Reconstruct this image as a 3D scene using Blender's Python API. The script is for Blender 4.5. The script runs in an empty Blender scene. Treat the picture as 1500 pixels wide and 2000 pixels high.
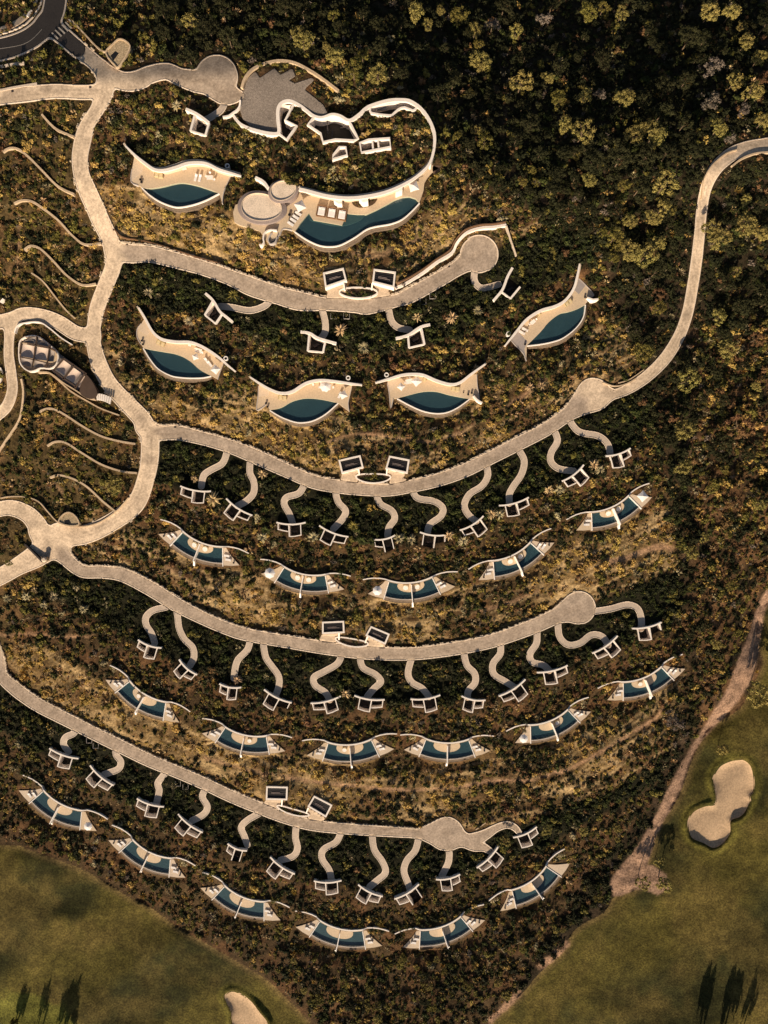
import bpy, math, random
import numpy as np
from mathutils import Vector
random.seed(7)
RNG = np.random.default_rng(11)
sc = bpy.context.scene
COL = sc.collection
R = math.radians

# ------------------------------------------------------------------ camera, sky, sun, exposure
CAM_H = 213.0          # metres above the level of the middle lane
FOC = 1333.333         # focal length in units of the photograph's pixels (1500 x 2000)
cam = bpy.data.cameras.new('camera'); camo = bpy.data.objects.new('camera', cam); COL.objects.link(camo)
cam.sensor_fit = 'VERTICAL'; cam.sensor_height = 36; cam.sensor_width = 27; cam.lens = 24
cam.clip_start = 1; cam.clip_end = 9000
camo.location = (0, 0, CAM_H)
sc.camera = camo
SUN_EL, SUN_AZ = R(23), R(194)           # azimuth clockwise from the top of the picture
w = bpy.data.worlds.new('World'); sc.world = w; w.use_nodes = True
wn = w.node_tree; bg = wn.nodes['Background']
sky = wn.nodes.new('ShaderNodeTexSky'); sky.sky_type = 'NISHITA'; sky.sun_disc = False
sky.sun_elevation = SUN_EL; sky.sun_rotation = SUN_AZ; sky.dust_density = 2.0; sky.air_density = 1.0; sky.ozone_density = 0.6
wn.links.new(sky.outputs[0], bg.inputs[0]); bg.inputs[1].default_value = 0.05
sl = bpy.data.lights.new('sun', 'SUN'); sl.energy = 5.0; sl.angle = R(0.5); sl.color = (1.0, 0.82, 0.60)
so = bpy.data.objects.new('sun', sl); COL.objects.link(so)
sdir = Vector((math.sin(SUN_AZ)*math.cos(SUN_EL), math.cos(SUN_AZ)*math.cos(SUN_EL), math.sin(SUN_EL)))
so.rotation_euler = (-sdir).to_track_quat('-Z', 'Y').to_euler()
sc.view_settings.view_transform = 'Standard'; sc.view_settings.look = 'None'
sc.view_settings.gamma = 1.0; sc.view_settings.exposure = 0.5; sc.view_settings.use_curve_mapping = False
sc.render.engine = 'CYCLES'

# ------------------------------------------------------------------ materials
MATS = {}
def mat(name, col, rough=0.85, var=0.25, scale=2.0, bump=0.0, bscale=8.0, col2=None, spec=0.3, speck=0.0):
    """one procedural surface: two tones mixed by layered noise, fine grain and relief"""
    if name in MATS: return MATS[name]
    m = bpy.data.materials.new(name); m.use_nodes = True; nt = m.node_tree; N = nt.nodes; L = nt.links
    p = N['Principled BSDF']; p.inputs['Roughness'].default_value = rough
    p.inputs['Specular IOR Level'].default_value = spec
    tc = N.new('ShaderNodeTexCoord')
    n1 = N.new('ShaderNodeTexNoise'); n1.inputs['Scale'].default_value = scale*0.12; n1.inputs['Detail'].default_value = 6; n1.inputs['Roughness'].default_value = .65
    n2 = N.new('ShaderNodeTexNoise'); n2.inputs['Scale'].default_value = scale*1.7; n2.inputs['Detail'].default_value = 3
    L.new(tc.outputs['Object'], n1.inputs[0]); L.new(tc.outputs['Object'], n2.inputs[0])
    a = N.new('ShaderNodeMath'); a.operation = 'ADD'; L.new(n1.outputs[0], a.inputs[0]); L.new(n2.outputs[0], a.inputs[1])
    mr = N.new('ShaderNodeMapRange'); mr.inputs[1].default_value = .65; mr.inputs[2].default_value = 1.35
    L.new(a.outputs[0], mr.inputs[0])
    c2 = col2 if col2 else tuple(c*(1-var) for c in col)
    c1 = col if col2 else tuple(min(1, c*(1+var*.5)) for c in col)
    mx = N.new('ShaderNodeMix'); mx.data_type = 'RGBA'; L.new(mr.outputs[0], mx.inputs[0])
    mx.inputs[6].default_value = (*c2, 1); mx.inputs[7].default_value = (*c1, 1)
    out = mx.outputs[2]
    if speck:
        n3 = N.new('ShaderNodeTexNoise'); n3.inputs['Scale'].default_value = 5.5; n3.inputs['Detail'].default_value = 2
        L.new(tc.outputs['Object'], n3.inputs[0])
        r3 = N.new('ShaderNodeMapRange'); r3.inputs[1].default_value = .35; r3.inputs[2].default_value = .65
        r3.inputs[3].default_value = 1-speck; r3.inputs[4].default_value = 1+speck; L.new(n3.outputs[0], r3.inputs[0])
        mv = N.new('ShaderNodeVectorMath'); mv.operation = 'SCALE'; L.new(out, mv.inputs[0]); L.new(r3.outputs[0], mv.inputs['Scale']); out = mv.outputs[0]
    L.new(out, p.inputs['Base Color'])
    if bump:
        nb = N.new('ShaderNodeTexNoise'); nb.inputs['Scale'].default_value = bscale; nb.inputs['Detail'].default_value = 4
        L.new(tc.outputs['Object'], nb.inputs[0]); b = N.new('ShaderNodeBump'); b.inputs['Strength'].default_value = bump; b.inputs['Distance'].default_value = .1
        L.new(nb.outputs[0], b.inputs['Height']); L.new(b.outputs[0], p.inputs['Normal'])
    MATS[name] = m; return m

WHITE = mat('white_render', (.88, .79, .71), .8, .16, 1.5, .2)
WHITE2 = mat('white_paint_bright', (.88, .82, .77), .7, .08, 3)
DECK = mat('cream_deck', (.60, .47, .33), .7, .2, 1.2, .1, speck=.06)
TERR = mat('terrace_paving', (.62, .50, .38), .75, .2, 1.4, .1, speck=.08)
STONE = mat('stone_cladding', (.19, .14, .10), .9, .5, 6, .8, 3, speck=.25)
COPING = mat('pool_coping', (.46, .41, .38), .7, .15, 2)
CONC = mat('pale_concrete', (.50, .385, .28), .9, .30, .9, .15, speck=.13)
CONCK = mat('kerb_concrete', (.66, .54, .43), .85, .25, 2, .2, speck=.1)
PATHM = mat('path_concrete', (.52, .42, .335), .9, .25, 1.5, .15, speck=.12)
GRAVEL = mat('grey_gravel_paving', (.235, .195, .165), .95, .45, 1.2, .5, 10, speck=.35)
ASPH = mat('asphalt', (.055, .045, .040), .9, .3, 1.5, .2, speck=.12)
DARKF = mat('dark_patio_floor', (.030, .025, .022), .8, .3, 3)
BLACK = mat('black_slats', (.012, .012, .014), .5, .3, 3)
DRED = mat('dark_metal', (.05, .04, .04), .6, .3, 3)
WOOD = mat('brown_wood', (.20, .11, .06), .7, .35, 5, .2)
GWALL = mat('garden_wall_stone', (.56, .42, .28), .9, .35, 3, .4, speck=.15)
RUBBLE = mat('rubble_roof', (.42, .32, .20), .95, .5, 12, 1.0, 3, speck=.4)
SAND = mat('bunker_sand', (.52, .365, .23), .95, .42, 1.0, .5, speck=.12)
TRACK = mat('dirt_track', (.26, .165, .095), .95, .35, 2, .5, speck=.2)
CUSH = mat('white_cushion', (.80, .76, .74), .9, .06, 4)
BEIGE = mat('beige_cushion', (.50, .40, .22), .9, .2, 4)
FRAME = mat('pale_frame', (.45, .40, .36), .6, .2, 4)
OVALM = mat('grey_oval_concrete', (.27, .215, .20), .9, .3, 2, .3, speck=.12)
OVALP = mat('pale_gravel_roof', (.84, .68, .53), .95, .35, 3, .6, speck=.28)
SAIL = mat('roof_membrane_grey', (.34, .30, .29), .8, .15, 1)
BARK = mat('bark', (.16, .11, .07), .95, .4, 4, .5)
DARKW = mat('weathered_dark_wood', (.085, .055, .040), .8, .3, 5)
POOLT = mat('pool_tile', (.036, .068, .084), .4, .22, 3, speck=.2)

def water_mat():
    m = bpy.data.materials.new('pool_water'); m.use_nodes = True; nt = m.node_tree; N = nt.nodes; L = nt.links; N.clear()
    o = N.new('ShaderNodeOutputMaterial'); t = N.new('ShaderNodeBsdfTransparent'); g = N.new('ShaderNodeBsdfGlossy'); mx = N.new('ShaderNodeMixShader')
    t.inputs[0].default_value = (.80, .90, .91, 1); g.inputs[0].default_value = (.9, .95, 1, 1); g.inputs['Roughness'].default_value = .08
    mx.inputs[0].default_value = .045
    tc = N.new('ShaderNodeTexCoord'); nz = N.new('ShaderNodeTexNoise'); nz.inputs['Scale'].default_value = 3.0; nz.inputs['Detail'].default_value = 4
    b = N.new('ShaderNodeBump'); b.inputs['Strength'].default_value = .5; b.inputs['Distance'].default_value = .02
    L.new(tc.outputs['Object'], nz.inputs[0]); L.new(nz.outputs[0], b.inputs['Height']); L.new(b.outputs[0], g.inputs['Normal'])
    L.new(t.outputs[0], mx.inputs[1]); L.new(g.outputs[0], mx.inputs[2]); L.new(mx.outputs[0], o.inputs[0])
    return m
WATER = water_mat()

def leaf_mat(name, col, var=.45):
    m = bpy.data.materials.new(name); m.use_nodes = True; nt = m.node_tree; N = nt.nodes; L = nt.links
    p = N['Principled BSDF']; p.inputs['Roughness'].default_value = .85; p.inputs['Specular IOR Level'].default_value = .15
    oi = N.new('ShaderNodeObjectInfo'); ge = N.new('ShaderNodeNewGeometry')
    nz = N.new('ShaderNodeTexNoise'); nz.inputs['Scale'].default_value = .09; L.new(ge.outputs['Position'], nz.inputs[0])
    a = N.new('ShaderNodeMath'); a.operation = 'ADD'; L.new(oi.outputs['Random'], a.inputs[0]); L.new(ge.outputs['Random Per Island'], a.inputs[1])
    mr = N.new('ShaderNodeMapRange'); mr.inputs[2].default_value = 2; mr.inputs[3].default_value = 1-var; mr.inputs[4].default_value = 1+var*1.3; L.new(a.outputs[0], mr.inputs[0])
    hs = N.new('ShaderNodeHueSaturation'); hs.inputs['Color'].default_value = (*col, 1); L.new(mr.outputs[0], hs.inputs['Value'])
    h = N.new('ShaderNodeMapRange'); h.inputs[1].default_value = .3; h.inputs[2].default_value = .7; h.inputs[3].default_value = .485; h.inputs[4].default_value = .512
    L.new(nz.outputs[0], h.inputs[0]); L.new(h.outputs[0], hs.inputs['Hue']); L.new(hs.outputs[0], p.inputs['Base Color'])
    return m
LEAFCOL = dict(golden=(.40, .27, .078), olive=(.13, .11, .026), dark=(.018, .020, .008), rust=(.15, .085, .038),
               sage=(.30, .25, .14), straw=(.44, .31, .16), green=(.038, .045, .012), tree=(.225, .185, .055), tree_shade=(.026, .026, .010), grey=(.15, .12, .095))  # darkest tree tone paints the wood's shade into the leaves
LM = {k: leaf_mat('leaf_'+k, v) for k, v in LEAFCOL.items()}

# ------------------------------------------------------------------ helpers
def W(px, py, z=0.0):
    """a place given by the direction the photograph shows it in and by its height above the middle lane"""
    d = (CAM_H - z)/FOC
    return ((px-750)*d, (1000-py)*d, z)
def W2(p, z): a = W(p[0], p[1], z); return (a[0], a[1])
def smooth(pts, n=6, closed=False):
    pts = [np.array(p, float) for p in pts]; out = []; m = len(pts)
    if m < 3 and not closed: return [tuple(p) for p in pts]
    rng = range(m) if closed else range(m-1)
    for i in rng:
        if closed: p0, p1, p2, p3 = pts[i-1], pts[i], pts[(i+1) % m], pts[(i+2) % m]
        else: p0, p1, p2, p3 = pts[max(i-1, 0)], pts[i], pts[i+1], pts[min(i+2, m-1)]
        for k in range(n):
            t = k/n
            out.append(tuple(.5*((2*p1)+(p2-p0)*t+(2*p0-5*p1+4*p2-p3)*t*t+(3*p1-p0-3*p2+p3)*t**3)))
    if not closed: out.append(tuple(pts[-1]))
    return out
def link(name, me, material=None, parent=None):
    o = bpy.data.objects.new(name, me); COL.objects.link(o)
    if material and not me.materials: me.materials.append(material)
    if parent: o.parent = parent
    return o
def mesh(name, V, F, material=None, parent=None, smooth_=False):
    me = bpy.data.meshes.new(name); me.from_pydata([tuple(v) for v in V], [], [tuple(f) for f in F]); me.update()
    if smooth_:
        me.polygons.foreach_set('use_smooth', [True]*len(me.polygons))
    return link(name, me, material, parent)
def tag(o, label=None, cat=None, group=None, kind=None):
    if label: o['label'] = label
    if cat: o['category'] = cat
    if group: o['group'] = group
    if kind: o['kind'] = kind
    return o
def empty(name, label, cat, loc=(0, 0, 0), group=None, rz=0):
    o = bpy.data.objects.new(name, None); COL.objects.link(o); o.location = loc; o.rotation_euler = (0, 0, rz); o.empty_display_size = .3
    tag(o, label, cat, group); return o
def rel(parent, pts, z=None):
    """world points to the parent's own frame (parents here are never rotated when this is used)"""
    L = parent.location
    return [(p[0]-L.x, p[1]-L.y, (p[2] if z is None else z)-L.z) for p in pts]
def area2(P): return sum(P[i-1][0]*P[i][1]-P[i][0]*P[i-1][1] for i in range(len(P)))
def slab(name, P, z, th, material, parent=None):
    """solid flat slab; P world xy"""
    P = [(p[0], p[1]) for p in P]
    if area2(P) < 0: P = P[::-1]
    n = len(P); ox, oy, oz = parent.location if parent else (0, 0, 0)
    V = [(x-ox, y-oy, z-oz) for x, y in P]+[(x-ox, y-oy, z-th-oz) for x, y in P]
    F = [tuple(range(n)), tuple(range(2*n-1, n-1, -1))]+[((i+1) % n, i, n+i, n+(i+1) % n) for i in range(n)]
    return mesh(name, V, F, material, parent)
def sheet(name, P, z, material, parent):
    if area2(P) < 0: P = P[::-1]
    o = parent.location; return mesh(name, [(x-o.x, y-o.y, z-o.z) for x, y in P], [tuple(range(len(P)))], material, parent)
def ribbon(name, P, width, ztop, zbot, material, parent=None, closed=False, batter=0.0):
    """a wall that follows the line P (world xy); width, ztop may be lists"""
    n = len(P); P = [np.array(p[:2], float) for p in P]
    wd = width if hasattr(width, '__len__') else [width]*n; zt = ztop if hasattr(ztop, '__len__') else [ztop]*n
    zb = zbot if hasattr(zbot, '__len__') else [zbot]*n
    ox, oy, oz = parent.location if parent else (0, 0, 0)
    V = []
    for i in range(n):
        a = P[i-1] if (i > 0 or closed) else P[i]; b = P[(i+1) % n] if (i < n-1 or closed) else P[i]
        d = b-a; d = d/(np.linalg.norm(d)+1e-9); nn = np.array([-d[1], d[0]])*wd[i]/2
        for s, z, k in ((1, zt[i], 0), (-1, zt[i], 0), (-1, zb[i], batter), (1, zb[i], batter)):
            q = P[i]+nn*s*(1+k); V.append((q[0]-ox, q[1]-oy, z-oz))
    F = []
    for i in range(n if closed else n-1):
        j = (i+1) % n
        for k in range(4):
            k2 = (k+1) % 4; F.append((4*i+k, 4*i+k2, 4*j+k2, 4*j+k))
    if not closed: F += [(3, 2, 1, 0), tuple(4*(n-1)+k for k in range(4))]
    return mesh(name, V, F, material, parent)
def box(name, c, s, material, parent=None, rz=0, taper=1.0):
    """c centre in the parent's frame"""
    cs, sn = math.cos(rz), math.sin(rz); V = []
    for dz in (-1, 1):
        t = taper if dz > 0 else 1
        for dx, dy in ((-1, -1), (1, -1), (1, 1), (-1, 1)):
            x, y = dx*s[0]/2*t, dy*s[1]/2*t
            V.append((c[0]+x*cs-y*sn, c[1]+x*sn+y*cs, c[2]+dz*s[2]/2))
    return mesh(name, V, [(3, 2, 1, 0), (4, 5, 6, 7), (0, 1, 5, 4), (1, 2, 6, 5), (2, 3, 7, 6), (3, 0, 4, 7)], material, parent)
def copy_tree(o, parent=None):
    c = o.copy(); COL.objects.link(c)
    if parent: c.parent = parent
    for ch in list(CH.get(o.name, [])): copy_tree(ch, c)
    return c
CH = {}
def remember(o):
    CH[o.name] = [x for x in COL.objects if x.parent == o]
    for x in CH[o.name]: remember(x)
def cyl_mesh(name, r0, r1, h, n, material, parent=None, z0=0, cx=0, cy=0, cap=True):
    V = []; F = []
    for k in range(n): a = 2*math.pi*k/n; V.append((cx+r0*math.cos(a), cy+r0*math.sin(a), z0))
    for k in range(n): a = 2*math.pi*k/n; V.append((cx+r1*math.cos(a), cy+r1*math.sin(a), z0+h))
    F = [(k, (k+1) % n, n+(k+1) % n, n+k) for k in range(n)]
    if cap: F += [tuple(range(n-1, -1, -1)), tuple(range(n, 2*n))]
    return mesh(name, V, F, material, parent)

# ------------------------------------------------------------------ lines of the place (photo directions)
ROAD_ROWS = {
 1: [(-200, 200), (100, 180), (400, 165), (700, 150), (900, 330), (1250, 320), (1400, 250), (1700, 200)],
 2: [(-200, 430), (100, 455), (222, 480), (293, 496), (400, 523), (560, 580), (693, 597), (800, 577), (936, 496), (1100, 430), (1700, 330)],
 3: [(-200, 760), (150, 800), (285, 827), (400, 856), (507, 895), (613, 941), (720, 956), (800, 950), (907, 919), (1013, 866), (1159, 771), (1300, 699), (1400, 600), (1700, 500)],
 4: [(-200, 1040), (0, 1060), (120, 1080), (240, 1123), (400, 1208), (560, 1253), (720, 1275), (880, 1268), (1040, 1224), (1131, 1187), (1300, 1120), (1700, 960)],
 5: [(-200, 1200), (3, 1300), (133, 1407), (293, 1485), (400, 1528), (507, 1577), (613, 1612), (773, 1625), (872, 1629), (1010, 1610), (1200, 1540), (1400, 1400), (1700, 1250)]}
POOL_ROWS = {
 1: [(-200, 360), (240, 350), (355, 365), (480, 410), (700, 440), (840, 370), (1250, 380), (1400, 330), (1700, 290)],
 2: [(-200, 600), (200, 640), (320, 700), (480, 745), (595, 790), (720, 785), (850, 790), (960, 740), (1080, 650), (1170, 590), (1700, 450)],
 3: [(-200, 900), (200, 980), (320, 1050), (390, 1085), (595, 1140), (700, 1150), (805, 1155), (1010, 1095), (1205, 1000), (1300, 960), (1700, 800)],
 4: [(-200, 1180), (100, 1260), (280, 1375), (480, 1450), (690, 1470), (875, 1470), (1080, 1420), (1265, 1335), (1350, 1280), (1700, 1100)],
 5: [(-200, 1450), (0, 1540), (120, 1590), (290, 1680), (480, 1765), (665, 1830), (865, 1812), (1040, 1735), (1150, 1660), (1400, 1500), (1700, 1350)]}
END_ROW = [(-200, 1640), (0, 1652), (110, 1680), (253, 1755), (400, 1842), (520, 1915), (610, 2010), (700, 2120), (900, 2100), (960, 1995), (1110, 1840), (1200, 1752), (1290, 1605), (1395, 1416), (1480, 1250), (1700, 1150)]
def rowy(pts, x): return np.interp(x, [p[0] for p in pts], [p[1] for p in pts])
ROADZ = {1: 18.0, 2: 9.0, 3: 0.0, 4: -9.0, 5: -18.0}
POOLZ = {1: 14.0, 2: 4.0, 3: -5.0, 4: -14.0, 5: -22.5}

# the working grid of the hillside
ST = 4.0
gx = np.arange(-64, 1565, ST); gy = np.arange(-64, 2065, ST)
GX, GY = np.meshgrid(gx, gy)          # [row, col]
NY, NX = GX.shape
def base_field():
    B = np.zeros((NY, NX))
    for j, x in enumerate(gx):
        ys = [-400.]; zs = [-6. if x < 600 else -6-20*min(1, (x-600)/300)]
        ys.append(rowy(ROAD_ROWS[1], x)-20); zs.append(18. if x < 700 else 18-7*min(1, (x-700)/300))
        ys.append(max(rowy(POOL_ROWS[1], x), ys[-1]+40)); zs.append(14. if x < 800 else 14-1.5*min(1, (x-800)/300))
        for k in (2, 3, 4, 5):
            ys.append(max(rowy(ROAD_ROWS[k], x), ys[-1]+25)); zs.append(ROADZ[k])
            ys.append(max(rowy(POOL_ROWS[k], x), ys[-1]+25)); zs.append(POOLZ[k]-.3)
        ys.append(max(rowy(END_ROW, x), ys[-1]+30)); zs.append(-25.)
        ys.append(ys[-1]+500); zs.append(-27.)
        B[:, j] = np.interp(gy, ys, zs)
    B -= 4.0*np.clip((GX-1200)/350, 0, 1)**1.2*np.clip((1500-GY)/400, 0, 1)
    # soften the fall lines
    for _ in range(10):
        P = np.pad(B, 1, mode='edge'); B = (P[:-2, 1:-1]+P[2:, 1:-1]+P[1:-1, :-2]+P[1:-1, 2:])/4
    return B
B = base_field()
def bil(A, px, py):
    fx = np.clip((np.asarray(px, float)-gx[0])/ST, 0, NX-1.001); fy = np.clip((np.asarray(py, float)-gy[0])/ST, 0, NY-1.001)
    i = fy.astype(int); j = fx.astype(int); u = fx-j; v = fy-i
    return A[i, j]*(1-u)*(1-v)+A[i, j+1]*u*(1-v)+A[i+1, j]*(1-u)*v+A[i+1, j+1]*u*v
def window(pts, pad):
    xs = [p[0] for p in pts]; ys = [p[1] for p in pts]
    j0 = int(max(0, (min(xs)-pad-gx[0])//ST)); j1 = int(min(NX, (max(xs)+pad-gx[0])//ST+2))
    i0 = int(max(0, (min(ys)-pad-gy[0])//ST)); i1 = int(min(NY, (max(ys)+pad-gy[0])//ST+2))
    return slice(i0, max(i1, i0)), slice(j0, max(j1, j0))
def line_dist(pts, hw, pad=30, t_out=False):
    """distance to a line of varying half width on the grid (inf far from it)"""
    D = np.full((NY, NX), 1e3); T = np.zeros((NY, NX)); n = len(pts)
    for k in range(n-1):
        a, b = pts[k], pts[k+1]; ha, hb = (hw[k], hw[k+1]) if hasattr(hw, '__len__') else (hw, hw)
        sl_ = window([a, b], pad+max(ha, hb)); X = GX[sl_]; Y = GY[sl_]
        if X.size == 0: continue
        dx, dy = b[0]-a[0], b[1]-a[1]; t = np.clip(((X-a[0])*dx+(Y-a[1])*dy)/(dx*dx+dy*dy+1e-9), 0, 1)
        d = np.hypot(X-a[0]-t*dx, Y-a[1]-t*dy)-(ha+(hb-ha)*t)
        w_ = D[sl_]; m = d < w_; w_[m] = d[m]; T[sl_][m] = (k+t[m])/(n-1)
    return (D, T) if t_out else D
def poly_dist(P, pad=30):
    D = np.full((NY, NX), 1e3); sl_ = window(P, pad); X = GX[sl_]; Y = GY[sl_]
    if X.size == 0: return D
    d = np.full(X.shape, 1e3); ins = np.zeros(X.shape, bool)
    for k in range(len(P)):
        a, b = P[k-1], P[k]; dx, dy = b[0]-a[0], b[1]-a[1]
        t = np.clip(((X-a[0])*dx+(Y-a[1])*dy)/(dx*dx+dy*dy+1e-9), 0, 1); d = np.minimum(d, np.hypot(X-a[0]-t*dx, Y-a[1]-t*dy))
        c = ((a[1] > Y) != (b[1] > Y)) & (X < (b[0]-a[0])*(Y-a[1])/((b[1]-a[1]) if b[1] != a[1] else 1e-9)+a[0]); ins ^= c
    D[sl_] = np.where(ins, -d, d); return D
def smin(a, b, k):
    h = np.clip(.5+.5*(b-a)/k, 0, 1); return b*(1-h)+a*h-k*h*(1-h)

# lanes: (x, y, half width)
LANES = [
 [(150, 92, 15), (168, 108, 15), (185, 122, 15), (205, 145, 18), (203, 180, 17), (190, 212, 13), (172, 240, 13), (163, 267, 15.5), (156, 305, 15), (159, 340, 15), (171, 373, 17), (184, 402, 17), (196, 430, 17), (213, 465, 16), (222, 495, 16), (220, 522, 15), (205, 560, 14.5), (190, 600, 14), (183, 640, 12.5), (183, 672, 13.5), (194, 712, 15), (214, 750, 15), (247, 787, 16), (278, 820, 17), (291, 850, 17), (293, 885, 17), (286, 930, 16), (264, 985, 17), (213, 1023, 17), (165, 1044, 18), (115, 1046, 22)],
 [(215, 148, 18), (240, 158, 18), (267, 157, 19), (293, 145, 17), (325, 139, 16), (352, 150, 17), (385, 158, 22), (410, 160, 24), (440, 182, 22), (468, 186, 9)],
 [(423, 147, 40), (424, 150, 40)],
 [(-80, 200, 15), (0, 189, 15), (53, 183, 15), (107, 178, 13.5), (160, 180, 13.5), (196, 178, 14)],
 [(222, 488, 17), (253, 495, 18), (293, 496, 16), (347, 509, 15), (400, 524, 14), (453, 543, 15), (493, 560, 18), (545, 577, 17), (587, 588, 18), (640, 594, 12), (693, 596, 14), (720, 598, 15), (773, 587, 12), (800, 577, 14.5), (853, 548, 14.5), (893, 524, 14.5), (920, 506, 22), (936, 496, 37)],
 [(280, 835, 16), (315, 845, 14), (347, 845, 14), (400, 857, 12.5), (453, 873, 13), (507, 895, 14), (560, 919, 13), (613, 941, 13), (667, 951, 12.5), (720, 956, 12), (760, 957, 11.5), (800, 950, 12), (853, 938, 12.5), (907, 919, 13), (960, 893, 12.5), (1013, 866, 13), (1067, 838, 13), (1110, 808, 14), (1140, 785, 24), (1159, 771, 32)],
 [(1159, 771, 30), (1195, 770, 11), (1210, 767, 9), (1233, 756, 10), (1265, 734, 10.5), (1300, 699, 11), (1327, 655, 10.5), (1343, 611, 10), (1353, 560, 10), (1361, 507, 10), (1367, 453, 9.5), (1371, 410, 9.5), (1380, 365, 10), (1399, 328, 12), (1428, 302, 13), (1460, 289, 13), (1500, 283, 14), (1580, 270, 14)],
 [(115, 1046, 24), (105, 1060, 30), (80, 1042, 22), (70, 1022, 18), (53, 1004, 16), (27, 993, 15), (0, 994, 14), (-60, 1010, 14)],
 [(105, 1060, 26), (72, 1085, 22), (35, 1106, 17), (0, 1126, 16), (-70, 1160, 16)],
 [(112, 1065, 24), (128, 1090, 14), (160, 1115, 12), (200, 1117, 12), (240, 1123, 13), (293, 1149, 14), (345, 1181, 13.5), (400, 1209, 12), (440, 1226, 12), (480, 1239, 12), (560, 1253, 12), (640, 1266, 12.5), (720, 1275, 12.5), (800, 1277, 12), (880, 1268, 12.5), (960, 1252, 13), (1040, 1224, 14), (1085, 1204, 15), (1110, 1193, 22), (1131, 1187, 32)],
 [(183, 655, 13), (149, 651, 14), (115, 630, 14), (80, 616, 12.5), (45, 613, 12), (14, 625, 13), (-60, 640, 14)],
 [(20, 632, 14), (18, 655, 9), (17, 693, 9), (21, 725, 9.5), (24, 760, 9.5), (13, 793, 10), (-10, 815, 10), (-50, 850, 10)]]
LANE5 = [[(-40, 1200, 9), (-14, 1250, 8), (0, 1285, 8), (4, 1320, 11), (27, 1343, 13), (53, 1363, 13), (80, 1380, 13), (133, 1407, 12.5), (187, 1434, 12.5), (240, 1460, 12.5), (293, 1486, 12), (347, 1508, 11.5), (400, 1531, 11.5), (453, 1556, 11.5), (507, 1578, 11.5), (560, 1598, 11), (613, 1612, 10.5), (693, 1620, 10), (773, 1625, 9.5), (815, 1628, 9.5), (845, 1628, 20), (872, 1629, 33)],
 [(872, 1629, 30), (907, 1640, 13), (930, 1638, 12), (950, 1629, 9.5), (970, 1617, 7), (990, 1611, 6.5), (1005, 1616, 6), (1014, 1626, 5)], [(905, 1640, 13), (925, 1652, 10), (945, 1655, 7.5), (958, 1663, 6)]]
ASPHALT = [[(112, -60, 19), (108, 0, 20), (100, 32, 20), (80, 58, 20), (48, 80, 20), (0, 96, 21), (-70, 105, 21)],
           [(90, 45, 18), (118, 66, 16), (140, 85, 15.5), (152, 96, 15)]]
def net(lines, k=7):
    D = None
    for l in lines:
        s = smooth(l, 6); d = line_dist([(p[0], p[1]) for p in s], [p[2] for p in s], 34)
        D = d if D is None else smin(D, d, k)
    return D
D_LANE = net(LANES); D_LANE5 = net(LANE5, 5)
D_ASPH = np.maximum(net(ASPHALT, 8), -1e9)
COURT_SQ = [(476, 176), (484, 152), (497, 140), (501, 141), (507, 152), (536, 133), (548, 146), (571, 133), (577, 148), (565, 156), (575, 163), (611, 151), (613, 157), (597, 171), (596, 176), (613, 189), (632, 205), (640, 221), (622, 230), (595, 214), (572, 197), (552, 200), (543, 215), (541, 256), (520, 259), (492, 250), (474, 232), (466, 205)]
D_SQ = poly_dist(COURT_SQ, 20)
APRONS = [[(635, 562), (675, 547), (679, 568), (700, 575), (690, 584), (636, 583), (640, 572)], [(727, 551), (770, 562), (757, 566), (765, 576), (745, 590), (722, 583), (736, 566)],
          [(668, 925), (706, 912), (699, 930), (700, 946), (664, 940)], [(753, 915), (795, 925), (787, 932), (802, 940), (760, 948), (762, 934)],
          [(629, 1238), (668, 1236), (657, 1252), (655, 1262), (620, 1256)], [(714, 1241), (752, 1258), (752, 1268), (715, 1266), (718, 1258)],
          [(519, 1562), (552, 1562), (541, 1578), (530, 1584), (510, 1574)], [(601, 1576), (636, 1597), (630, 1606), (600, 1600), (603, 1592)]]
D_APR = None
for a in APRONS:
    d = poly_dist(a, 10); D_APR = d if D_APR is None else np.minimum(D_APR, d)

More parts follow.
